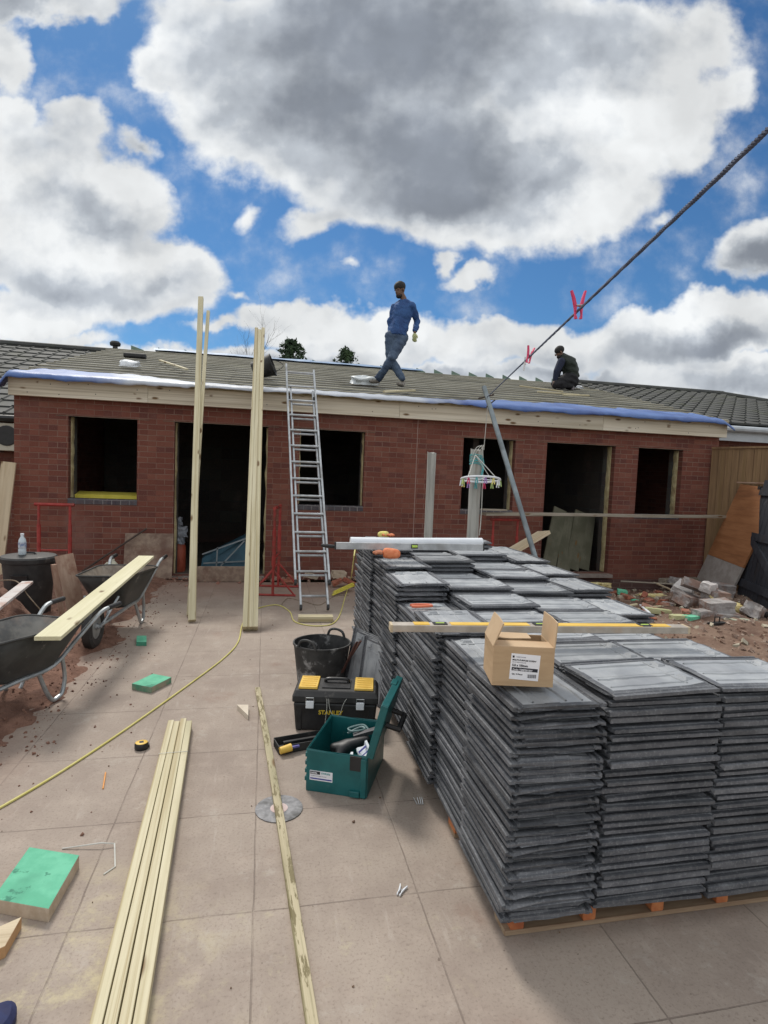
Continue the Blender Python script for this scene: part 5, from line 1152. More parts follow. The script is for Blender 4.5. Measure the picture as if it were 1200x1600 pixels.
# metal prop
T0 = W(756, 604, 5.6); Bq = W(842, 890, 4.85); dv_ = Bq-T0; Bt = T0+dv_*((T0.z-.0)/(T0.z-Bq.z))
pr = thing('metal_pole', 'grey galvanised steel pole leaning left as the washing line prop', 'pole', tuple(Bt))
b = MB(Bt); b.tube([Bt, T0], .024, 14); b.build('tube', mat('dull_galvanised', [(.20, .24, .26), (.30, .34, .36), (.16, .18, .19)], .5, 9, metal=.5), pr, smooth=True)
b = MB(Bt); hk = T0.lerp(Bt, .045); b.tube([hk+Vector((-.09, 0, -.02)), hk+Vector((.07, 0, .03))], .009, 6); hk2 = T0.lerp(Bt, .075); b.tube([hk2+Vector((-.03, 0, -.03)), hk2+Vector((.06, 0, .05))], .007, 6); b.build('hook', mat('rusty_dark_steel', []), pr)
# washing line, twisted
r0 = hk; r1 = W(1200, 203, .70); r2 = r1+(r1-r0)*.5
t_ = thing('washing_line', 'dark blue twisted washing line rising steeply to the upper right', 'rope', tuple(r0))
dl = r2-r0; Ln = dl.length; ax = dl.normalized(); s1_ = ax.cross(Vector((0, 0, 1))).normalized(); s2_ = ax.cross(s1_)
for k in range(3):
    b = MB(r0); nn_ = 900; b.tube([r0+dl*(i/nn_)+(s1_*math.cos(i/nn_*Ln*2*math.pi/.028+k*2.094)+s2_*math.sin(i/nn_*Ln*2*math.pi/.028+k*2.094))*.0024 for i in range(nn_+1)], .0026, 5); b.build('strand', ROPE, t_, smooth=True)
def on_line(px): 
    best = min((abs(proj(r0+dl*i/1000)[0]-px), i) for i in range(1000))[1]; return r0+dl*best/1000
pA = on_line(903); peg('bright pink clothes peg clipped upside down on the line, the higher and larger one', tuple(pA+Vector((0, 0, .010))), (0, R(-3), R(-5)), PINK, 1.02)
pB = on_line(828); peg('bright pink clothes peg on the line near the prop, the lower and smaller one', tuple(pB+Vector((-.004, 0, .0))), (R(5), R(8), R(20)), PINK, .95)
pB = on_line(820); peg('pale clothes peg hanging beside the lower pink one on the line', tuple(pB+Vector((.0, 0, -.02))), (R(5), R(-4), R(60)), WHT, .8)
# ================================================================== fence, panel, gate
fc = thing('fence', 'featheredge timber fence running from the right corner of the bungalow', 'fence', (7.35, 8.3, 0))
f0, f1 = Vector((7.30, 8.36, 0)), Vector((8.75, 4.3, 0)); fd = (f1-f0).normalized(); L_ = (f1-f0).length; fn = Vector((fd.y, -fd.x, 0))
FB = mat('fence_boards', [(.22, .135, .07), (.28, .18, .095), (.16, .10, .055)], .85, 3, stretch=(6, 6, .5), extra=lambda t, v, c, oi: t.mix(t.m('MULTIPLY', t.ramp(t.noise(t.map(v, sc=(30, 30, .4)), 1, 5, .6), .48, .7), .6), c, (.17, .11, .045)))
b = MB(fc.location); k = 0
while k*.11 < L_:
    c = f0+fd*(k*.11+.055)-fn*.0; b.grid([[c-fd*.06+Vector((0, 0, -.1))-fn*.012, c+fd*.06+Vector((0, 0, -.1))-fn*.004, c+fd*.06+Vector((0, 0, -.1)), c-fd*.06+Vector((0, 0, -.1))], [c-fd*.06+Vector((0, 0, 2.18))-fn*.012, c+fd*.06+Vector((0, 0, 2.18))-fn*.004, c+fd*.06+Vector((0, 0, 2.18)), c-fd*.06+Vector((0, 0, 2.18))]], True, True); k += 1
b.build('boards', FB, fc)
for z in (.3, 1.1, 1.9):
    b = MB(fc.location); b.beam(f0-fn*.04+Vector((0, 0, z)), f1-fn*.04+Vector((0, 0, z)), .04, .09); b.build('rail', FB, fc)
b = MB(fc.location); b.beam(f0+Vector((0, 0, 2.20)), f1+Vector((0, 0, 2.20)), .05, .03); b.build('capping', FB, fc)
for k in range(3):
    c = f0+fd*(.05+1.9*k)-fn*.11; b = MB(fc.location); b.box(c+Vector((0, 0, 1.0)), (.1, .1, 2.3)); b.build('post', FB, fc)
# leaning orange sheet with grey foot
A = G(1088, 906, 0); B_ = G(1143, 925, 0); A = Vector((A.x, A.y, -.06)); B_ = Vector((B_.x, B_.y, -.06))
TA = W(1160, 757, 7.75); e1 = (B_-A); e2 = TA-A; e1 = e1-e2*(e1.dot(e2)/e2.length_squared)*.3
bp_ = thing('plywood_panel', 'orange brown boarded panel with grey foot leaning against the fence', 'panel', tuple(A))
nrm_ = e1.cross(e2).normalized()*.03
def quadp(nm_, fa, fb, m, off=0, ew=1.0):
    b = MB(A); P_ = [A+e2*fa, A+e1*ew+e2*fa, A+e1*ew+e2*fb, A+e2*fb]; b.grid([[p+nrm_*off for p in P_], [p+nrm_*(off+1) for p in P_]], True, True); b.build(nm_, m, bp_, bevel=.002)
quadp('foot_panel', 0, .30, mat('grey_render', [(.28, .25, .23), (.36, .33, .31)], .9, 8))
quadp('orange_boarding', .302, 1.0, mat('orange_stain', [(.30, .125, .05), (.37, .165, .07), (.23, .095, .04)], .75, 2.2, stretch=(1.2, 1.2, 7), extra=lambda t, v, c, oi: t.mix(t.m('MULTIPLY', t.ramp(t.m('PINGPONG', t.sep(v)[2], .06), .004, .0), .5), c, (.14, .05, .02))))
o = timber('board', 'thin pale board lying on top edge of the orange panel against the fence', 'board', TA+Vector((.02, .1, .03)), TA+Vector((.35, -1.0, .03)), .10, .02, PINKW)
gA, gB = Vector((6.98, 7.28, -.05)), Vector((6.42, 5.95, -.05)); gT = W(1205, 778, 6.9)
g1_ = (gB-gA); g2_ = gT-(gA+g1_*.12); g1n = g1_.normalized(); g2n = (g2_-g1n*g2_.dot(g1n)).normalized(); gn = g1n.cross(g2n).normalized()
if gn.x > 0: gn = -gn
gt = thing('gate', 'dark blue grey ledged gate leaning against the fence behind the rubble', 'gate', tuple(gA))
GM = mat('charcoal_paint', [(.020, .024, .034), (.038, .044, .056), (.03, .03, .034)], .6, 5, stretch=(4, 4, 1), bump=.3, extra=dirty((.10, .10, .11), 9, .6, .72, .5))
gw, gh = g1_.length, 1.75
sk = .35*0
for k in range(11):
    a = gw*k/11+.004; b = MB(gA); c = gA+g1n*(a+gw/22)+g2n*(gh/2); b.box(c, (gw/11-.008, gh*(1-.02*(k % 2)), .02), Matrix((g1n, g2n, gn)).transposed()); b.build('board', GM, gt)
for v in (.12, .52, .90):
    b = MB(gA); b.box(gA+g1n*gw/2+g2n*gh*v+gn*.025, (gw, .11, .03), Matrix((g1n, g2n, gn)).transposed()); b.build('ledge', GM, gt)
b = MB(gA); b.beam(gA+g1n*.08+g2n*gh*.50+gn*.028, gA+g1n*(gw-.1)+g2n*gh*.14+gn*.028, .03, .11, up=g1n.cross(gn)); b.build('brace', GM, gt)
b = MB(gA); b.box(gA+g2n*gh*.93+g1n*-.03+gn*.03, (.09, .05, .03), Matrix((g1n, g2n, gn)).transposed()); b.box(gA+g2n*gh*.53+g1n*-.03+gn*.03, (.09, .05, .03), Matrix((g1n, g2n, gn)).transposed()); b.build('hinge', BLK, gt)
# ================================================================== rubble
def chunk_mesh(name, sx, sy, sz, seed, m, amp=.12, cuts=4):
    bm = bmesh.new(); bmesh.ops.create_cube(bm, size=1); bmesh.ops.subdivide_edges(bm, edges=bm.edges, cuts=cuts, use_grid_fill=True)
    for v in bm.verts:
        n_ = noise.noise_vector(v.co*2.3+Vector((seed*7.1, seed*3.3, 0)))*amp+noise.noise_vector(v.co*7+Vector((seed, 0, seed*2)))*amp*.35
        c = v.co*(1-.10*max(0, v.co.length-.62)); v.co = Vector(((c.x+n_.x)*sx, (c.y+n_.y)*sy, (c.z+n_.z)*sz))
    me = bpy.data.meshes.new(name); bm.to_mesh(me); bm.free(); me.materials.append(m); return me
def chunk(name, lab, cat, px, py, z, size, m, rz=0, tilt=(0, 0), seed=1, amp=.1, group=None):
    g_ = G(px, py, z); me = chunk_mesh(name, *size, seed, m, amp)
    o = link(name, me, None, loc=(g_.x, g_.y, z+size[2]*.42), rot=(R(tilt[0]), R(tilt[1]), R(rz))); return tag(o, lab, cat, group)
RB = 'broken concrete blocks heaped by the fence'
chunk('concrete_block', 'broad pinkish concrete block on the left of the rubble heap', 'rubble block', 1078, 945, .04, (.40, .24, .14), CONC, 15, (14, 10), 1, .06, RB)
chunk('concrete_block', 'white dusted concrete block leaning on top of the rubble heap', 'rubble block', 1068, 925, .16, (.30, .22, .10), mat('white_dusted', [(.45, .42, .41), (.55, .53, .52)], .95, 9, bump=.5), 35, (20, -12), 2, .08, RB)
chunk('concrete_block', 'tilted grey concrete block at the peak of the rubble heap', 'rubble block', 1092, 922, .24, (.40, .20, .10), CONC, -35, (-18, 16), 3, .05, RB)
chunk('concrete_block', 'small pale block fragment right of the heap peak', 'rubble block', 1106, 924, .25, (.15, .14, .12), MT['white_dusted'], 20, (10, 0), 4, .1, RB)
chunk('concrete_block', 'light grey block behind the yellow foam lump', 'rubble block', 1118, 938, .14, (.26, .20, .13), CONC, 8, (5, 5), 5, .06, RB)
chunk('concrete_block', 'rounded grey block in the front centre of the rubble heap', 'rubble block', 1120, 955, .07, (.34, .20, .14), CONC, -4, (4, -4), 6, .07, RB)
chunk('concrete_block', 'low grey block lying left of the rounded one in front', 'rubble block', 1098, 966, .0, (.26, .16, .11), CONC, 10, (0, 3), 7, .08, RB)
chunk('concrete_block', 'flat grey block lowest at the front of the rubble heap', 'rubble block', 1135, 970, -.02, (.32, .18, .10), CONC, -8, (2, 3), 8, .07, RB)
chunk('concrete_block', 'grey angular fragment at the right end of the rubble heap', 'rubble block', 1178, 965, .0, (.26, .20, .17), CONC, 30, (15, 25), 9, .14, RB)
chunk('concrete_block', 'greenish thin block lying flat at the front right of the heap', 'rubble block', 1155, 976, -.02, (.22, .10, .07), mat('greenish_concrete', [(.28, .29, .22), (.36, .36, .28)], .95, 9, bump=.4), 0, (0, 0), 10, .05, RB)
chunk('foam_lump', 'crumpled yellow insulation foam lump draped on the rubble heap', 'foam', 1133, 948, .08, (.36, .16, .10), FOAM, -28, (5, 18), 11, .25)
chunk('foam_lump', 'flat torn yellow foam piece on the soil left of the rubble heap', 'foam', 1018, 932, -.02, (.30, .12, .04), FOAM, -10, (0, 0), 12, .3)
chunk('foam_lump', 'small yellow foam piece near the doorway step', 'foam', 930, 916, -.04, (.17, .09, .06), FOAM, 12, (0, 0), 13, .2)
chunk('foam_lump', 'second small yellow foam piece beside the one near the doorway step', 'foam', 946, 917, -.04, (.16, .09, .06), FOAM, -8, (0, 0), 14, .25)
chunk('timber_offcut', 'green offcut lying on the soil near the doorway plinth', 'offcut', 972, 928, -.03, (.13, .20, .06), GREEN, -30, (0, 5), 15, .03)
chunk('timber_offcut', 'bright green offcut end at the front of the rubble heap', 'offcut', 1080, 969, -.01, (.20, .12, .06), GREEN, 14, (0, 0), 16, .03)
chunk('timber_offcut', 'yellowish offcut left of the bright green one', 'offcut', 1060, 968, -.01, (.18, .10, .06), mat('yellow_green_wood', [(.42, .42, .22), (.5, .5, .3)], .85, 9), -6, (0, 0), 17, .03)
chunk('timber_offcut', 'pale timber offcut block lying left of the heap', 'offcut', 1028, 958, -.01, (.30, .08, .06), mat('yellow_green_wood', []), -14, (0, 4), 18, .03)
chunk('timber_offcut', 'little green chip between the soil and the sticks', 'offcut', 992, 941, -.03, (.09, .07, .04), GREEN, 20, (0, 0), 19, .08)
chunk('concrete_block', 'broad flat grey block half sunk in the soil before the doorway plinth', 'rubble block', 955, 952, -0.03, (0.24, 0.18, 0.06), CONC, 20, (4, 6), 70, .1, RB)
chunk('concrete_block', 'whitish mortar lump left of the rubble heap', 'rubble block', 1044, 950, -0.02, (0.2, 0.15, 0.08), CONC, 40, (4, 6), 71, .1, RB)
chunk('concrete_block', 'grey block corner poking up behind the heap near the panel foot', 'rubble block', 1062, 915, -0.03, (0.3, 0.18, 0.12), CONC, 12, (4, 6), 72, .1, RB)
chunk('concrete_block', 'dark grey block half hidden at the back of the heap', 'rubble block', 1128, 928, 0.02, (0.28, 0.2, 0.16), CONC, -20, (4, 6), 73, .1, RB)
p_ = thing('pipe_offcut', 'short black pipe offcut with open end at the right edge of the rubble', 'pipe', tuple(G(1195, 960, .05)), R(10))
b = MB(); b.lathe([(.045, 0), (.045, .20), (.036, .20), (.036, .0)], n=16, M=Matrix.Rotation(R(90), 3, 'X')); b.build('tube', BLKD, p_, smooth=True)
bl = thing('bracket', 'black U shaped metal bracket at the foot of the rubble heap', 'bracket', tuple(G(1120, 975, 0)), R(5))
b = MB(); b.box((0, 0, .01), (.24, .07, .02)); b.tube([(-.035, 0, .02), (-.035, 0, .08), (.035, 0, .08), (.035, 0, .02)], .008, 6); b.build('plate', BLK, bl)
# fence foot slab and timbers beside the plinth
timber('board', 'grey slab of timber lying along the wall foot left of the panel', 'board', G(1035, 908, .0), G(1092, 906, .0), .16, .07, OLDW)
stk = [((965, 942), (982, 962)), ((940, 955), (995, 944)), ((1000, 945), (1015, 958)), ((970, 900+8), (1060, 913)), ((1005, 950), (1055, 945)), ((1110, 925), (1140, 940)), ((930, 940), (950, 958)), ((955, 948), (1000, 952)), ((1180, 930), (1200, 915)), ((1022, 910), (1050, 922))]
for k, (a, c) in enumerate(stk):
    timber('stick', ['pale stick pointing at the tiles', 'long thin pale batten across the debris', 'short white stick leaning up in the debris', 'thin dark stick along the plinth', 'thin pale lath left of the rubble heap', 'brown stick on the right side of the heap', 'short yellowish lath nearest the tile piles', 'narrow brown lath amid the debris', 'reddish stick at the foot of the gate', 'thin pale lath in front of the grey slab'][k]+' on the right hand soil', 'stick', G(*a, .0), G(*c, .02+.02*(k % 3)), .028, .018, [PALE, TREATED, WHT, OLDW, TREATED, PINKW, TREATED, PALE, PINKW, PALE][k])
rd = random.Random(5); BRN = []
for k in range(7): BRN.append(chunk_mesh('broken_brick', .17, .095, .06, 30+k, BRK, .14, 3))
for k in range(64):
    px, py = rd.uniform(900, 1075), rd.uniform(914, 965)
    if k < 8: px, py = rd.uniform(520, 552), rd.uniform(898, 918)
    elif k < 12: px, py = rd.uniform(448, 475), rd.uniform(902, 914)
    g_ = G(px, py, 0); o = link('broken_brick', BRN[k % 7], None, loc=(g_.x, g_.y, (.03+(.05*rd.random() if k < 8 else 0)) if k < 12 else h_right(g_.x, g_.y)+.02), rot=(rd.uniform(-.4, .4), rd.uniform(-.4, .4), rd.uniform(0, 6)))
    s_ = rd.uniform(.35, 1.05); o.scale = (s_, s_, s_)
    tag(o, 'red brick fragment in the small heap between ladder and far tile piles' if k < 8 else 'red brick fragment at the wall foot behind the ladder' if k < 12 else 'red brick fragment scattered on the soil between doorway and rubble heap', 'brick fragment', 'brick fragments by the ladder' if k < 8 else 'brick fragments behind the ladder' if k < 12 else 'brick fragments on the soil')
chunk('timber_offcut', 'pale yellowish stone block on top of the brick fragments by the ladder', 'offcut', 529, 902, .05, (.20, .13, .10), TANEDGE, 10, (0, 5), 40, .06)
chunk('timber_offcut', 'pale split offcut behind the ladder rungs', 'offcut', 486, 903, .02, (.20, .07, .07), TANEDGE, 30, (0, 15), 41, .1)
chunk('timber_offcut', 'small pale offcut left of the red trestle foot', 'offcut', 382, 906, .0, (.13, .08, .07), TANEDGE, 30, (0, 0), 42, .1)
def scatter(name, lab, n, fn, smin, smax, m, kind_cat, seed):
    r = random.Random(seed); b = MB()
    for k in range(n):
        p = fn(r)
        if p is None: continue
        s_ = smin+(smax-smin)*r.random()**3; M = Euler((r.uniform(0, 6), r.uniform(0, 6), r.uniform(0, 6))).to_matrix()
        a = [Vector((x*s_*r.uniform(.5, 1), y*s_*r.uniform(.5, 1), z*s_*r.uniform(.3, .8))) for x in (-1, 1) for y in (-1, 1) for z in (-1, 1)]
        a = [M@v+Vector(p) for v in a]
        for f in ((0, 1, 3, 2), (4, 6, 7, 5), (0, 4, 5, 1), (2, 3, 7, 6), (0, 2, 6, 4), (1, 5, 7, 3)): b.poly([a[i] for i in f])
    return tag(b.build(name, m), lab, kind_cat, kind='stuff')
def fr(r):
    x, y = r.uniform(2.5, 8), r.uniform(2.5, 8.3); return (x, y, h_right(x, y)+.003)
scatter('gravel', 'small stones and crumbs of soil over the right hand ground', 5200, fr, .004, .034, mat('mixed_gravel', [(.22, .13, .09), (.38, .30, .25), (.16, .08, .05)], .95, 1.5), 'gravel', 3)
scatter('debris', 'pale chips of wood and mortar among the soil on the right', 800, fr, .006, .042, mat('pale_chips', [(.50, .44, .33), (.36, .33, .26)], .9, 1.5), 'debris', 4)
def fl_(r):
    x, y = r.uniform(-3.2, -.7), r.uniform(2.2, 8.2)
    if x > -1.1+.25*nz(x, y, 2) and r.random() > .12: return None
    return (x, y, max(0, h_left(x, y))+.002)
scatter('soil_crumbs', 'crumbs of red soil spilled on the paving at the left', 4500, fl_, .002, .010, CLAY, 'soil', 6)
def fp(r):
    x, y = r.uniform(-1.2, 1.6), r.uniform(1.5, 8.1)
    if y > 7.4: pass
    elif r.random() > .45: return None
    return (x, y, .002)
scatter('litter', 'tiny chips and leaves scattered over the paving', 260, fp, .002, .008, mat('brown_chips', [(.12, .07, .045), (.22, .15, .10)], .9, 1.5), 'litter', 8)
scatter('rubble_edge', 'brick crumbs and mortar along the foot of the wall', 700, lambda r: (r.uniform(-3, 4), 8.38-abs(r.gauss(0, .22)), .004), .004, .028, mat('brick_crumbs', [(.26, .10, .07), (.36, .26, .20)], .95, 1.5), 'debris', 9)
# inside the left doorway
def inside():
    bm_ = mat('blue_grey_tarp', [(.035, .10, .15), (.06, .16, .22)], .6, 4, bump=.3)
    t = thing('folded_tarpaulin', 'blue sheeted stack with a metal bar sloping inside the left doorway', 'tarpaulin', (-.30, 8.95, 0))
    p = [W(314, 886, 8.85), W(400, 886, 8.85), W(404, 826, 9.0), W(386, 838, 8.9), W(316, 872, 8.85)]
    b = MB(t.location); b.grid([[Vector(q) for q in p], [Vector(q)+Vector((0, .5, 0)) for q in p]], True, True); b.build('sheet', bm_, t)
    for (a, c) in (((316, 866), (388, 840)), ((345, 884), (382, 845)), ((318, 880), (400, 876)), ((340, 855), (338, 884))):
        b = MB(t.location); b.beam(W(*a, 8.80), W(*c, 8.80), .02, .02); b.build('bar', mat('dark_alu', [(.25, .3, .32), (.32, .36, .38)], .5, 9, metal=.4), t)
    bg_ = thing('plastic_bags', 'crumpled whitish plastic bags inside the left doorway', 'bags', tuple(W(279, 830, 8.8)))
    for k, (px, py, r_) in enumerate(((276, 815, .07), (282, 830, .085), (279, 842, .08))):
        me = chunk_mesh('bag', r_*2, r_*1.6, r_*1.6, 50+k, mat('dim_bag', [(.20, .22, .26), (.3, .32, .36)], .5, 9), .25); o = link('bag', me, None, bg_, loc=W(px, py, 8.8)-bg_.location)
    gc = thing('gas_cylinder', 'orange red cylinder standing just inside the left doorway', 'cylinder', (W(279, 870, 8.85).x, 8.85, 0))
    b = MB(); b.lathe([(.09, 0), (.10, .02), (.10, .36), (.08, .43), (.03, .46), (.03, .50), (0, .5)], n=20); b.build('body', mat('dull_orange_paint', [(.30, .06, .03), (.38, .09, .05)], .5, 9), gc, smooth=True)
    b = MB(); b.tube([(.05*math.cos(a), .05*math.sin(a), .54) for a in [i*.628 for i in range(10)]], .008, 6, closed=True); b.build('collar', BLK, gc)
inside()
# ================================================================== trees behind
def conifer(lab, x, y, top, r_, seed):
    t = thing('conifer_tree', lab, 'tree', (x, y, -.3)); rn = random.Random(seed)
    b = MB(); b.tube([(0, 0, 0), (.03, 0, top*.5), (0, 0, top+.2)], [.22, .14, .02], 8); b.build('trunk', mat('bark', [(.07, .05, .035), (.12, .09, .06)], .9, 9), t)
    b = MB(); H = top+.3
    for k in range(230):
        f = rn.random()**.7; z = H*(.25+.75*f); ln = r_*(1.05-f)**.8*rn.uniform(.55, 1.1)+.12; a = rn.uniform(0, 6.283); d = Vector((math.cos(a), math.sin(a), rn.uniform(-.12, .30))).normalized()
        p = Vector((0, 0, z))
        for q in range(26):
            s_ = rn.uniform(.15, 1); c = p+d*ln*s_+Vector((rn.gauss(0, .05), rn.gauss(0, .05), rn.gauss(0, .05)-.08*s_*s_)); w_ = rn.uniform(.03, .07); u_ = Vector((rn.gauss(0, 1), rn.gauss(0, 1), rn.gauss(0, .6))).normalized(); v_ = d.cross(u_).normalized()
            b.poly([c-u_*w_*1.8, c+v_*w_*.6, c+u_*w_*1.8, c-v_*w_*.6])
    b.build('crown', mat('conifer_needles', [(.020, .045, .018), (.045, .08, .03), (.012, .028, .012)], .85, 2.5), t); return t
c1_ = W(458, 532, 25); conifer('larger dark conifer top rising behind the ridge right of the pale boards', c1_.x, 25, c1_.z, 2.6, 2)
c2_ = W(541, 547, 25); conifer('smaller dark conifer top rising behind the ridge near the walking man', c2_.x, 25, c2_.z, 2.1, 3)
t = thing('bare_tree', 'leafless tree with thin branches rising behind the ridge between the leaning boards', 'tree', (W(372, 540, 24).x, 24, -.3)); rn = random.Random(14); b = MB()
def branch(p, d, L, r_, dep):
    pts = [p]; 
    for i in range(4): d = (d+Vector((rn.gauss(0, .12), rn.gauss(0, .12), rn.gauss(.03, .06)))).normalized(); pts.append(pts[-1]+d*L/4)
    b.tube(pts, [r_*(1-.13*i) for i in range(5)], 5)
    if dep:
        for k in range(3 if dep > 1 else 4): branch(pts[rn.choice((2, 3, 4))], (d+Vector((rn.gauss(0, .6), rn.gauss(0, .5), rn.uniform(.0, .6)))).normalized(), L*rn.uniform(.45, .75), r_*.5, dep-1)
branch(Vector((0, 0, 0)), Vector((0, 0, 1)), 3.9, .040, 4); b.build('trunk', mat('bark_dark', [(.12, .11, .10), (.18, .16, .14)], .9, 9), t)
# ================================================================== things on the roof
cw_ = ROOF(180, 548, .0); cwv = thing('roof_vent', 'small black round vent cap sitting near the ridge at the left', 'vent', (W(180, 543, 13.3).x, 13.3, roofz(13.3)))
b = MB(); b.lathe([(.05, 0), (.05, .06), (.10, .07), (.11, .12), (.08, .16), (0, .17)], n=18); b.build('cap', BLK, cwv, smooth=True)
q = ROOF(411, 592, .04); bb_ = thing('bucket', 'black bucket lying on the battens behind the pale boards', 'bucket', tuple(q), R(20))
b = MB(); b.lathe([(.13, -.16), (.165, .14), (.175, .14), (.175, .16), (.155, .16), (.12, -.14), (0, -.15)], c=(0, 0, .17), n=24, M=Euler((R(70), 0, R(60))).to_matrix()); b.build('body', BLKD, bb_, smooth=True)
b = MB(); b.tube(spline([(.14, -.05, .1), (.30, -.06, .22), (.26, .02, .30), (.10, .05, .32)], 5), .006, 6); b.build('handle', BLK, bb_)
def bag(lab, px, py, sx, sy, sz, m, seed):
    q = ROOF(px, py, .05); me = chunk_mesh('plastic_bag', sx, sy, sz, seed, m, .22, 7)
    for v in me.vertices: v.co.z = max(v.co.z, -.1*sz)
    me.shade_smooth(); o = link('plastic_bag', me, None, loc=(q.x, q.y, q.z+sz*.12), rot=(math.atan(SL), 0, 0)); return tag(o, lab, 'bag')
bag('crumpled white plastic sheet on the battens beside the walking man', 569, 600, .40, .26, .17, mat('thin_white_plastic', [(.52, .56, .58), (.66, .70, .72)], .4, 6, bump=.4), 60)
bag('small white scrap on the battens above the first window', 203, 572, .25, .2, .12, WHT, 61)
bag('small white scrap beside the kneeling man', 900, 606, .22, .2, .08, WHT, 62)
for k, (a, c) in enumerate((((250, 563), (292, 577)), ((812, 603), (880, 612)), ((880, 617), (920, 618)), ((600, 612), (648, 610)), ((840, 612), (905, 617)))):
    p, q = ROOF(*a, .08), ROOF(*c, .08); timber('batten', ['loose pale batten lying askew on the roof left of the tall timbers', 'loose batten on the roof left of the kneeling man', 'short loose batten below the kneeling man', 'short pale batten under the walking man', 'second loose batten just below the kneeling man'][k], 'batten', p, q, .045, .025, TREATED, up=(0, -.25, 1))
q = ROOF(211, 556, .10); bx_ = MB(q)
bx_.box(q, (.36, .14, .08), ch=.02); tag(bx_.build('tool_bag', BLKD), 'dark tool bag lying near the ridge at the left', 'bag')
# ================================================================== people
SKIN = mat('tanned_skin', [(.13, .072, .047), (.17, .095, .062)], .6, 9, bump=.05)
DENIM = mat('washed_denim', [(.045, .075, .135), (.085, .125, .19), (.025, .042, .085)], .85, 9, bump=.3)
SHIRT = mat('blue_denim_shirt', [(.022, .065, .20), (.035, .10, .27), (.014, .042, .13)], .8, 7, bump=.3)
HAIRM = mat('black_hair', [(.008, .007, .007), (.018, .015, .013)], .7, 40, bump=.8)
SHOEM = mat('dusty_trainers', [(.16, .14, .12), (.28, .26, .23), (.08, .07, .06)], .8, 14)
GLV = mat('green_yellow_glove', [(.48, .52, .24), (.56, .58, .32)], .85, 20, bump=.4)
def head(t, c, fwd, up, hairm, skinm, r=.098, beard=True, cap=False):
    """face parts around a skull at c looking along fwd"""
    f = Vector(fwd).normalized(); u_ = Vector(up); s_ = f.cross(u_).normalized(); u_ = s_.cross(f).normalized(); M = Matrix((s_, f, u_)).transposed()
    def ell(nm_, off, rx, ry, rz, m, n=18, cut=None):
        bm = bmesh.new(); bmesh.ops.create_uvsphere(bm, u_segments=n, v_segments=12, radius=1)
        for v in bm.verts:
            k = 1+.05*noise.noise(v.co*5+Vector(off)*20); v.co = Vector((v.co.x*rx*k, v.co.y*ry*k, v.co.z*rz*k))
        if cut: bmesh.ops.delete(bm, geom=[v for v in bm.verts if cut(v.co)], context='VERTS')
        for v in bm.verts: v.co = Vector(c)+M@(v.co+Vector(off))
        me = bpy.data.meshes.new(nm_); bm.to_mesh(me); bm.free(); me.shade_smooth(); o = link(nm_, me, m); o.parent = t; o.matrix_parent_inverse = t.matrix_world.inverted() if False else Matrix.Translation(-t.location); return o
    ell('nose', (0, r*.98, -.012), .012, .018, .022, skinm)
    for q in (-1, 1): ell('ear', (q*r*.80, -.005, -.005), .010, .018, .028, skinm); ell('eye', (q*.032, r*.84, .018), .011, .008, .007, INK)
    ell('mouth', (0, r*.86, -.052), .022, .008, .006, mat('lip', [(.25, .09, .07)]*2, .5, 5))
    if beard: ell('beard', (0, r*.38, -.078), r*.60, r*.56, .045, hairm)
    ell('hair', (0, -.024, .050), r*.90, r*1.08, r*.90, hairm, 24)
    if False: ell('hair', (0, r*.40, .092), r*.74, r*.60, .042, hairm)
def body_obj(nm_, chains, m, t, sub=2):
    o = skin(nm_, chains, m, sub); o.parent = t; o.matrix_parent_inverse = Matrix.Translation(-t.location); return o
def capsule(b, path, side, cf=1.0):
    """path: [(point, ra, rb)]; ra along side, rb across; rounded ends"""
    path = [(Vector(p), a, c) for p, a, c in path]; S = Vector(side).normalized()
    d0 = (path[0][0]-path[1][0]).normalized(); d1 = (path[-1][0]-path[-2][0]).normalized()
    pre = [(path[0][0]+d0*path[0][2]*k*cf, path[0][1]*math.sqrt(max(0, 1-k*k)), path[0][2]*math.sqrt(max(0, 1-k*k))) for k in (.97, .8, .5)]
    post_ = [(path[-1][0]+d1*path[-1][2]*k*cf, path[-1][1]*math.sqrt(max(0, 1-k*k)), path[-1][2]*math.sqrt(max(0, 1-k*k))) for k in (.5, .8, .97)]
    full = pre+path+post_; rows = []
    for i, (p, ra, rb) in enumerate(full):
        q0, q1 = full[max(i-1, 0)][0], full[min(i+1, len(full)-1)][0]; T = (q1-q0).normalized()
        s_ = (S-T*S.dot(T)).normalized(); u_ = T.cross(s_)
        rows.append([p+s_*(ra*math.cos(k*math.pi/8))+u_*(rb*math.sin(k*math.pi/8)) for k in range(16)])
    b.grid(rows, True, True)
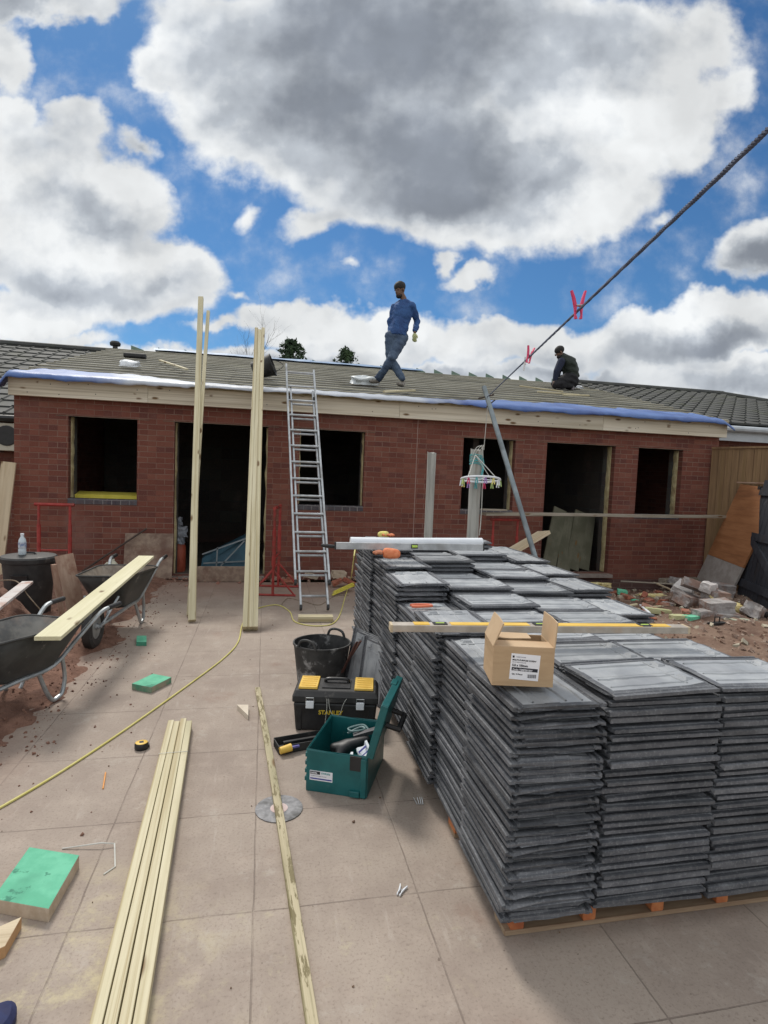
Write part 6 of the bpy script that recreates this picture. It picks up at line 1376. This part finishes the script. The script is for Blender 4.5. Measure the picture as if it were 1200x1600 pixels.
def fused(nm_, parts, m, t, vox=.014, it=6, fold=0.0):
    """overlapping rounded limbs fused to one continuous surface"""
    b = MB()
    for pp in parts: capsule(b, *pp)
    bmesh.ops.recalc_face_normals(b.bm, faces=b.bm.faces); me = bpy.data.meshes.new(nm_); b.bm.to_mesh(me); b.bm.free()
    o = bpy.data.objects.new(nm_, me); COL.objects.link(o)
    r_ = o.modifiers.new('r', 'REMESH'); r_.mode = 'VOXEL'; r_.voxel_size = vox; r_.use_smooth_shade = True
    s_ = o.modifiers.new('s', 'SMOOTH'); s_.iterations = it; s_.factor = .5
    dg = bpy.context.evaluated_depsgraph_get(); m2 = bpy.data.meshes.new_from_object(o.evaluated_get(dg)); bpy.data.objects.remove(o)
    if fold:
        nn_ = [v.normal.copy() for v in m2.vertices]
        for v, n_ in zip(m2.vertices, nn_):
            q = v.co; f_ = noise.noise(Vector((q.x*7+q.z*4, q.y*7, q.z*13)))+.5*noise.noise(Vector((q.x*14, q.y*14, q.z*30+q.x*20))); v.co = q+n_*fold*f_
    m2.name = nm_; m2.materials.clear(); m2.materials.append(m); m2.shade_smooth()
    ob = bpy.data.objects.new(nm_, m2); COL.objects.link(ob); ob.parent = t; ob.matrix_parent_inverse = Matrix.Translation(-t.location); return ob
def hand(nm_, wrist, dirv, side, m, t):
    w_ = Vector(wrist); d = Vector(dirv).normalized(); s_ = Vector(side).normalized(); n_ = d.cross(s_)
    pal = w_+d*.05
    ch = [[(tuple(w_), (.034, .028)), (tuple(pal), (.044, .026)), (tuple(w_+d*.09), (.042, .022))]]
    body_obj(nm_, ch, m, t)
    for k, L in enumerate((.066, .074, .070, .055)):
        a = w_+d*.08+s_*(-.033+.022*k); c = a+d*L*.55+n_*.008; e = a+d*L*.9+n_*.026; body_obj('finger', [[(tuple(a), .0125), (tuple(c), .0115), (tuple(e), .009)]], m, t, 1)
    a = w_+d*.03-s_*.028; body_obj('thumb', [[(tuple(a), .016), (tuple(a+d*.03-s_*.024), .014), (tuple(a+d*.065-s_*.028+n_*.01), .010)]], m, t, 1)
def walker():
    FY = 8.55
    fl_ = ROOF(590, 600, .075); fr_ = ROOF(627, 605, .075)
    Yb = (fl_.y+fr_.y)/2
    def P(px, py, dy=0): return W(px, py, Yb+dy)
    t = thing('person', 'bearded man in blue denim shirt and jeans walking along the roof edge looking down', 'person', tuple(fr_))
    hd = P(623, 448); nk = P(630, 463, .0); ch_ = P(631, 484); wa = P(622, 509, -.01); pe = P(618, 521, -.01)
    shL, shR = P(613, 474, .10), P(646, 476, -.10)        # far and near shoulder
    elL, wrL = P(606, 497, .16), P(611, 518, .10)
    elR, wrR = P(650, 501, -.14), P(647, 524, -.17)
    hipL, hipR = P(608, 524, .07), P(627, 526, -.07)
    kL, kR = P(610, 561, .02), P(612, 560, -.14)
    aR = P(594, 590, -.10); aL = P(625, 594, .04)
    aR = Vector((aR.x, fl_.y, aR.z)); aL = Vector((aL.x, fr_.y, aL.z))
    # near leg goes to the left foot position, far leg to the right one (legs crossed in stride)
    F = Vector((-.62, -.70, 0)).normalized(); S = Vector((-F.y, F.x, 0))
    mid = P(630, 476, 0); shR = mid+S*.160+Vector((0, 0, -.035)); shL = mid-S*.160+Vector((0, 0, -.035))
    elR = P(651, 502, 0)+F*-.02; elR = shR+(elR-shR).normalized()*.27; wrR = P(647, 524, -.12); wrR = elR+(wrR-elR).normalized()*.235
    elL = shL+Vector((-.05, .03, -.26)); wrL = elL+Vector((.02, -.07, -.21))
    hipR = P(626, 527)+S*.03; hipL = P(614, 526)-S*.04
    ch_ = P(629.5, 486); wa = P(625, 506); hem = P(621, 520); nk = P(631, 468); hd = P(624.5, 453)
    legR = [(hipR, .088, .095), (hipR.lerp(kR, .5), .078, .085), (kR, .060, .062), (kR.lerp(aR, .35), .056, .062), (aR, .044, .044)]
    legL = [(hipL, .088, .095), (hipL.lerp(kL, .5), .078, .085), (kL, .060, .062), (kL.lerp(aL, .35), .056, .062), (aL, .044, .044)]
    def sc(path, k, e=0): return [(p, a*k+e, c*k+e) for p, a, c in path]
    torso = [(hem, .150, .105), (wa, .140, .100), (ch_, .168, .115), (mid+Vector((0, 0, -.03)), .160, .095), (mid+Vector((0, 0, .02)), .09, .07)]
    armR = [(shR, .048, .052), (shR.lerp(elR, .5), .045, .047), (elR, .041, .042), (wrR, .028, .030)]; armL = [(shL, .048, .052), (elL, .041, .042), (wrL, .028, .030)]
    neck = [(mid, .06, .06), (nk+Vector((0, 0, .01)), .05, .052), (hd+Vector((.012, .01, -.04)), .05, .055)]
    skull = [(hd+F*.020+Vector((0, 0, -.050)), .055, .066), (hd, .080, .098), (hd+Vector((0, 0, .05)), .074, .09)]
    fused('body', [(sc(torso, .92), S), (armR, S), (armL, S), (neck, S), (skull, S), (sc(legR, .88), S), (sc(legL, .88), S)], SKIN, t, .012)
    hemp = (hem+Vector((-.005, 0, -.045)), .168, .128)
    fused('shirt', [([hemp, (hem, .165, .122), (wa, .158, .116), (ch_, .182, .128), (mid+Vector((0, 0, -.02)), .165, .105), (mid+Vector((0, 0, .025)), .085, .075)], S, .12), (sc(armR[:3], 1, .014)+[(elR.lerp(wrR, .85), .044, .046)], S), (sc(armL[:2], 1, .014)+[(elL.lerp(wrL, .85), .044, .046)], S), ([(nk+Vector((0, 0, -.045)), .055, .06), (shR+Vector((0, 0, .01)), .055, .055)], S), ([(nk+Vector((0, 0, -.045)), .055, .06), (shL+Vector((0, 0, .01)), .055, .055)], S)], SHIRT, t, .012, 3, .016)
    fused('collar', [([(nk+F*-.05+S*-.02+Vector((0, 0, -.005)), .020, .022), (nk+S*.055+Vector((0, 0, -.02)), .020, .024), (nk+F*.06+S*.02+Vector((0, 0, -.05)), .018, .020)], F), ([(nk+F*-.05+S*.02+Vector((0, 0, -.005)), .020, .022), (nk-S*.055+Vector((0, 0, -.02)), .020, .024), (nk+F*.06-S*.02+Vector((0, 0, -.05)), .018, .020)], F)], SHIRT, t, .010, 3)
    hips = [(hem+Vector((0, 0, .03)), .145, .108), (hem+Vector((0, 0, -.07)), .150, .112)]
    fused('jeans', [(hips, S), (sc(legR[:-1], 1, .010)+[(aR.lerp(kR, .04), .058, .060)], S), (sc(legL[:-1], 1, .010)+[(aL.lerp(kL, .04), .058, .060)], S)], DENIM, t, .012, 3, .014)
    head(t, hd+Vector((0, 0, -.005)), (-.72, -.55, -.42), (0, 0, 1), HAIRM, SKIN, .098)
    for a, f in ((aR, fl_), (aL, fr_)):
        g = Vector((a.x, a.y, f.z+.035)); d = Vector((-.13, -.06, 0)) if a is aR else Vector((-.09, -.13, 0))
        body_obj('shoe', [[(tuple(g-d*.45+Vector((0, 0, .005))), (.042, .038)), (tuple(g+d*.35), (.046, .036)), (tuple(g+d*1.15+Vector((0, 0, -.008))), (.040, .026))], [(tuple(g-d*.45+Vector((0, 0, .005))), (.042, .038)), (tuple(Vector((a.x, a.y, f.z+.09))), .042)]], SHOEM, t)
    hand('hand', wrR+Vector((0, 0, -.01)), (-.05, -.05, -1), (-.6, .8, 0), GLV, t)
    hand('hand', wrL, (.1, .1, -1), (.8, .3, 0), GLV, t)
walker()
def kneeler():
    q = ROOF(884, 607, .05); Y = q.y
    def P(px, py, dy=0): return W(px, py, Y+dy)
    t = thing('person', 'man in dark padded gilet kneeling near the ridge with his back turned', 'person', tuple(q))
    VEST = mat('dark_green_gilet', [(.012, .018, .014), (.022, .032, .024)], .7, 9, bump=.3, extra=lambda t_, v, c, oi: t_.mix(t_.m('MULTIPLY', t_.ramp(t_.m('PINGPONG', t_.sep(v)[2], .05), .008, .0), .6), c, (.004, .006, .005)))
    DK = mat('black_trousers', [(.008, .008, .011), (.014, .014, .018)], .8, 12); NV = mat('navy_sleeve', [(.008, .012, .035), (.014, .02, .05)], .8, 12)
    hd = P(874, 551); nk = P(880, 557); ch_ = P(887, 567); wa = P(892, 582); pe = P(891, 590)
    sh1, sh2 = P(877, 565, -.12), P(882, 564, .14); el1, el2 = P(870, 580, -.14), P(872, 580, .12); w1, w2 = P(867, 594, -.12), P(869, 595, .1)
    k1, k2 = P(868, 601, -.13), P(868, 600, .13); a1, a2 = P(892, 603, -.11), P(893, 602, .12)
    S = Vector((.15, 1, 0)).normalized()
    tor = [(pe+Vector((0, 0, .02)), .165, .16), (wa, .165, .14), (ch_, .19, .15), (nk+Vector((.02, 0, -.06)), .15, .10)]
    def sc(path, k, e=0): return [(p, a*k+e, c*k+e) for p, a, c in path]
    ar1 = [(sh1, .07, .07), (el1, .055, .055), (w1, .035, .035)]; ar2 = [(sh2, .07, .07), (el2, .055, .055), (w2, .035, .035)]
    th1 = [(pe-S*.08, .11, .13), (k1, .075, .08)]; th2 = [(pe+S*.08, .11, .13), (k2, .075, .08)]; sn1 = [(k1, .07, .07), (a1, .05, .05)]; sn2 = [(k2, .07, .07), (a2, .05, .05)]
    fused('body', [(sc(tor, .9), S), (ar1, S), (ar2, S), ([(nk+Vector((.02, 0, -.04)), .06, .06), (hd, .055, .055)], S), ([(hd+Vector((0, 0, -.03)), .06, .07), (hd+Vector((0, 0, .04)), .07, .085)], S), (sc(th1, .85), S), (sc(th2, .85), S), (sc(sn1, .85), S), (sc(sn2, .85), S)], SKIN, t, .018)
    fused('gilet', [(sc([(wa+Vector((0, 0, -.06)), .17, .155)]+tor[1:], 1, .022), S), ([(nk+Vector((.03, 0, -.05)), .07, .07), (nk+Vector((.0, 0, .0)), .075, .075)], S)], VEST, t, .02, 3, .02)
    fused('sleeve', [(sc(ar1, 1, .016), S)], NV, t, .016, 3); fused('sleeve', [(sc(ar2, 1, .016), S)], NV, t, .016, 3)
    fused('trousers', [([(wa+Vector((0, 0, -.10)), .17, .16), (pe+Vector((0, 0, -.06)), .19, .19)], S), (sc(th1, 1, .012), S), (sc(th2, 1, .012), S), (sc(sn1, 1, .012), S), (sc(sn2, 1, .012), S)], DK, t, .018, 3, .02)
    for a in (a1, a2): body_obj('shoe', [[(tuple(a+Vector((-.02, 0, .05))), .045), (tuple(a+Vector((.05, 0, -.04))), .048), (tuple(a+Vector((.02, -.03, -.09))), .035)]], mat('pale_sole', [(.30, .27, .28), (.16, .15, .16)], .8, 5), t)
    head(t, hd, (-.9, .1, -.5), (0, 0, 1), HAIRM, SKIN, .10)
    hand('hand', w1, (-.4, 0, -.7), (.3, 1, 0), SKIN, t); hand('hand', w2, (-.4, 0, -.7), (.3, 1, 0), SKIN, t)
kneeler()
bpy.context.view_layer.update()
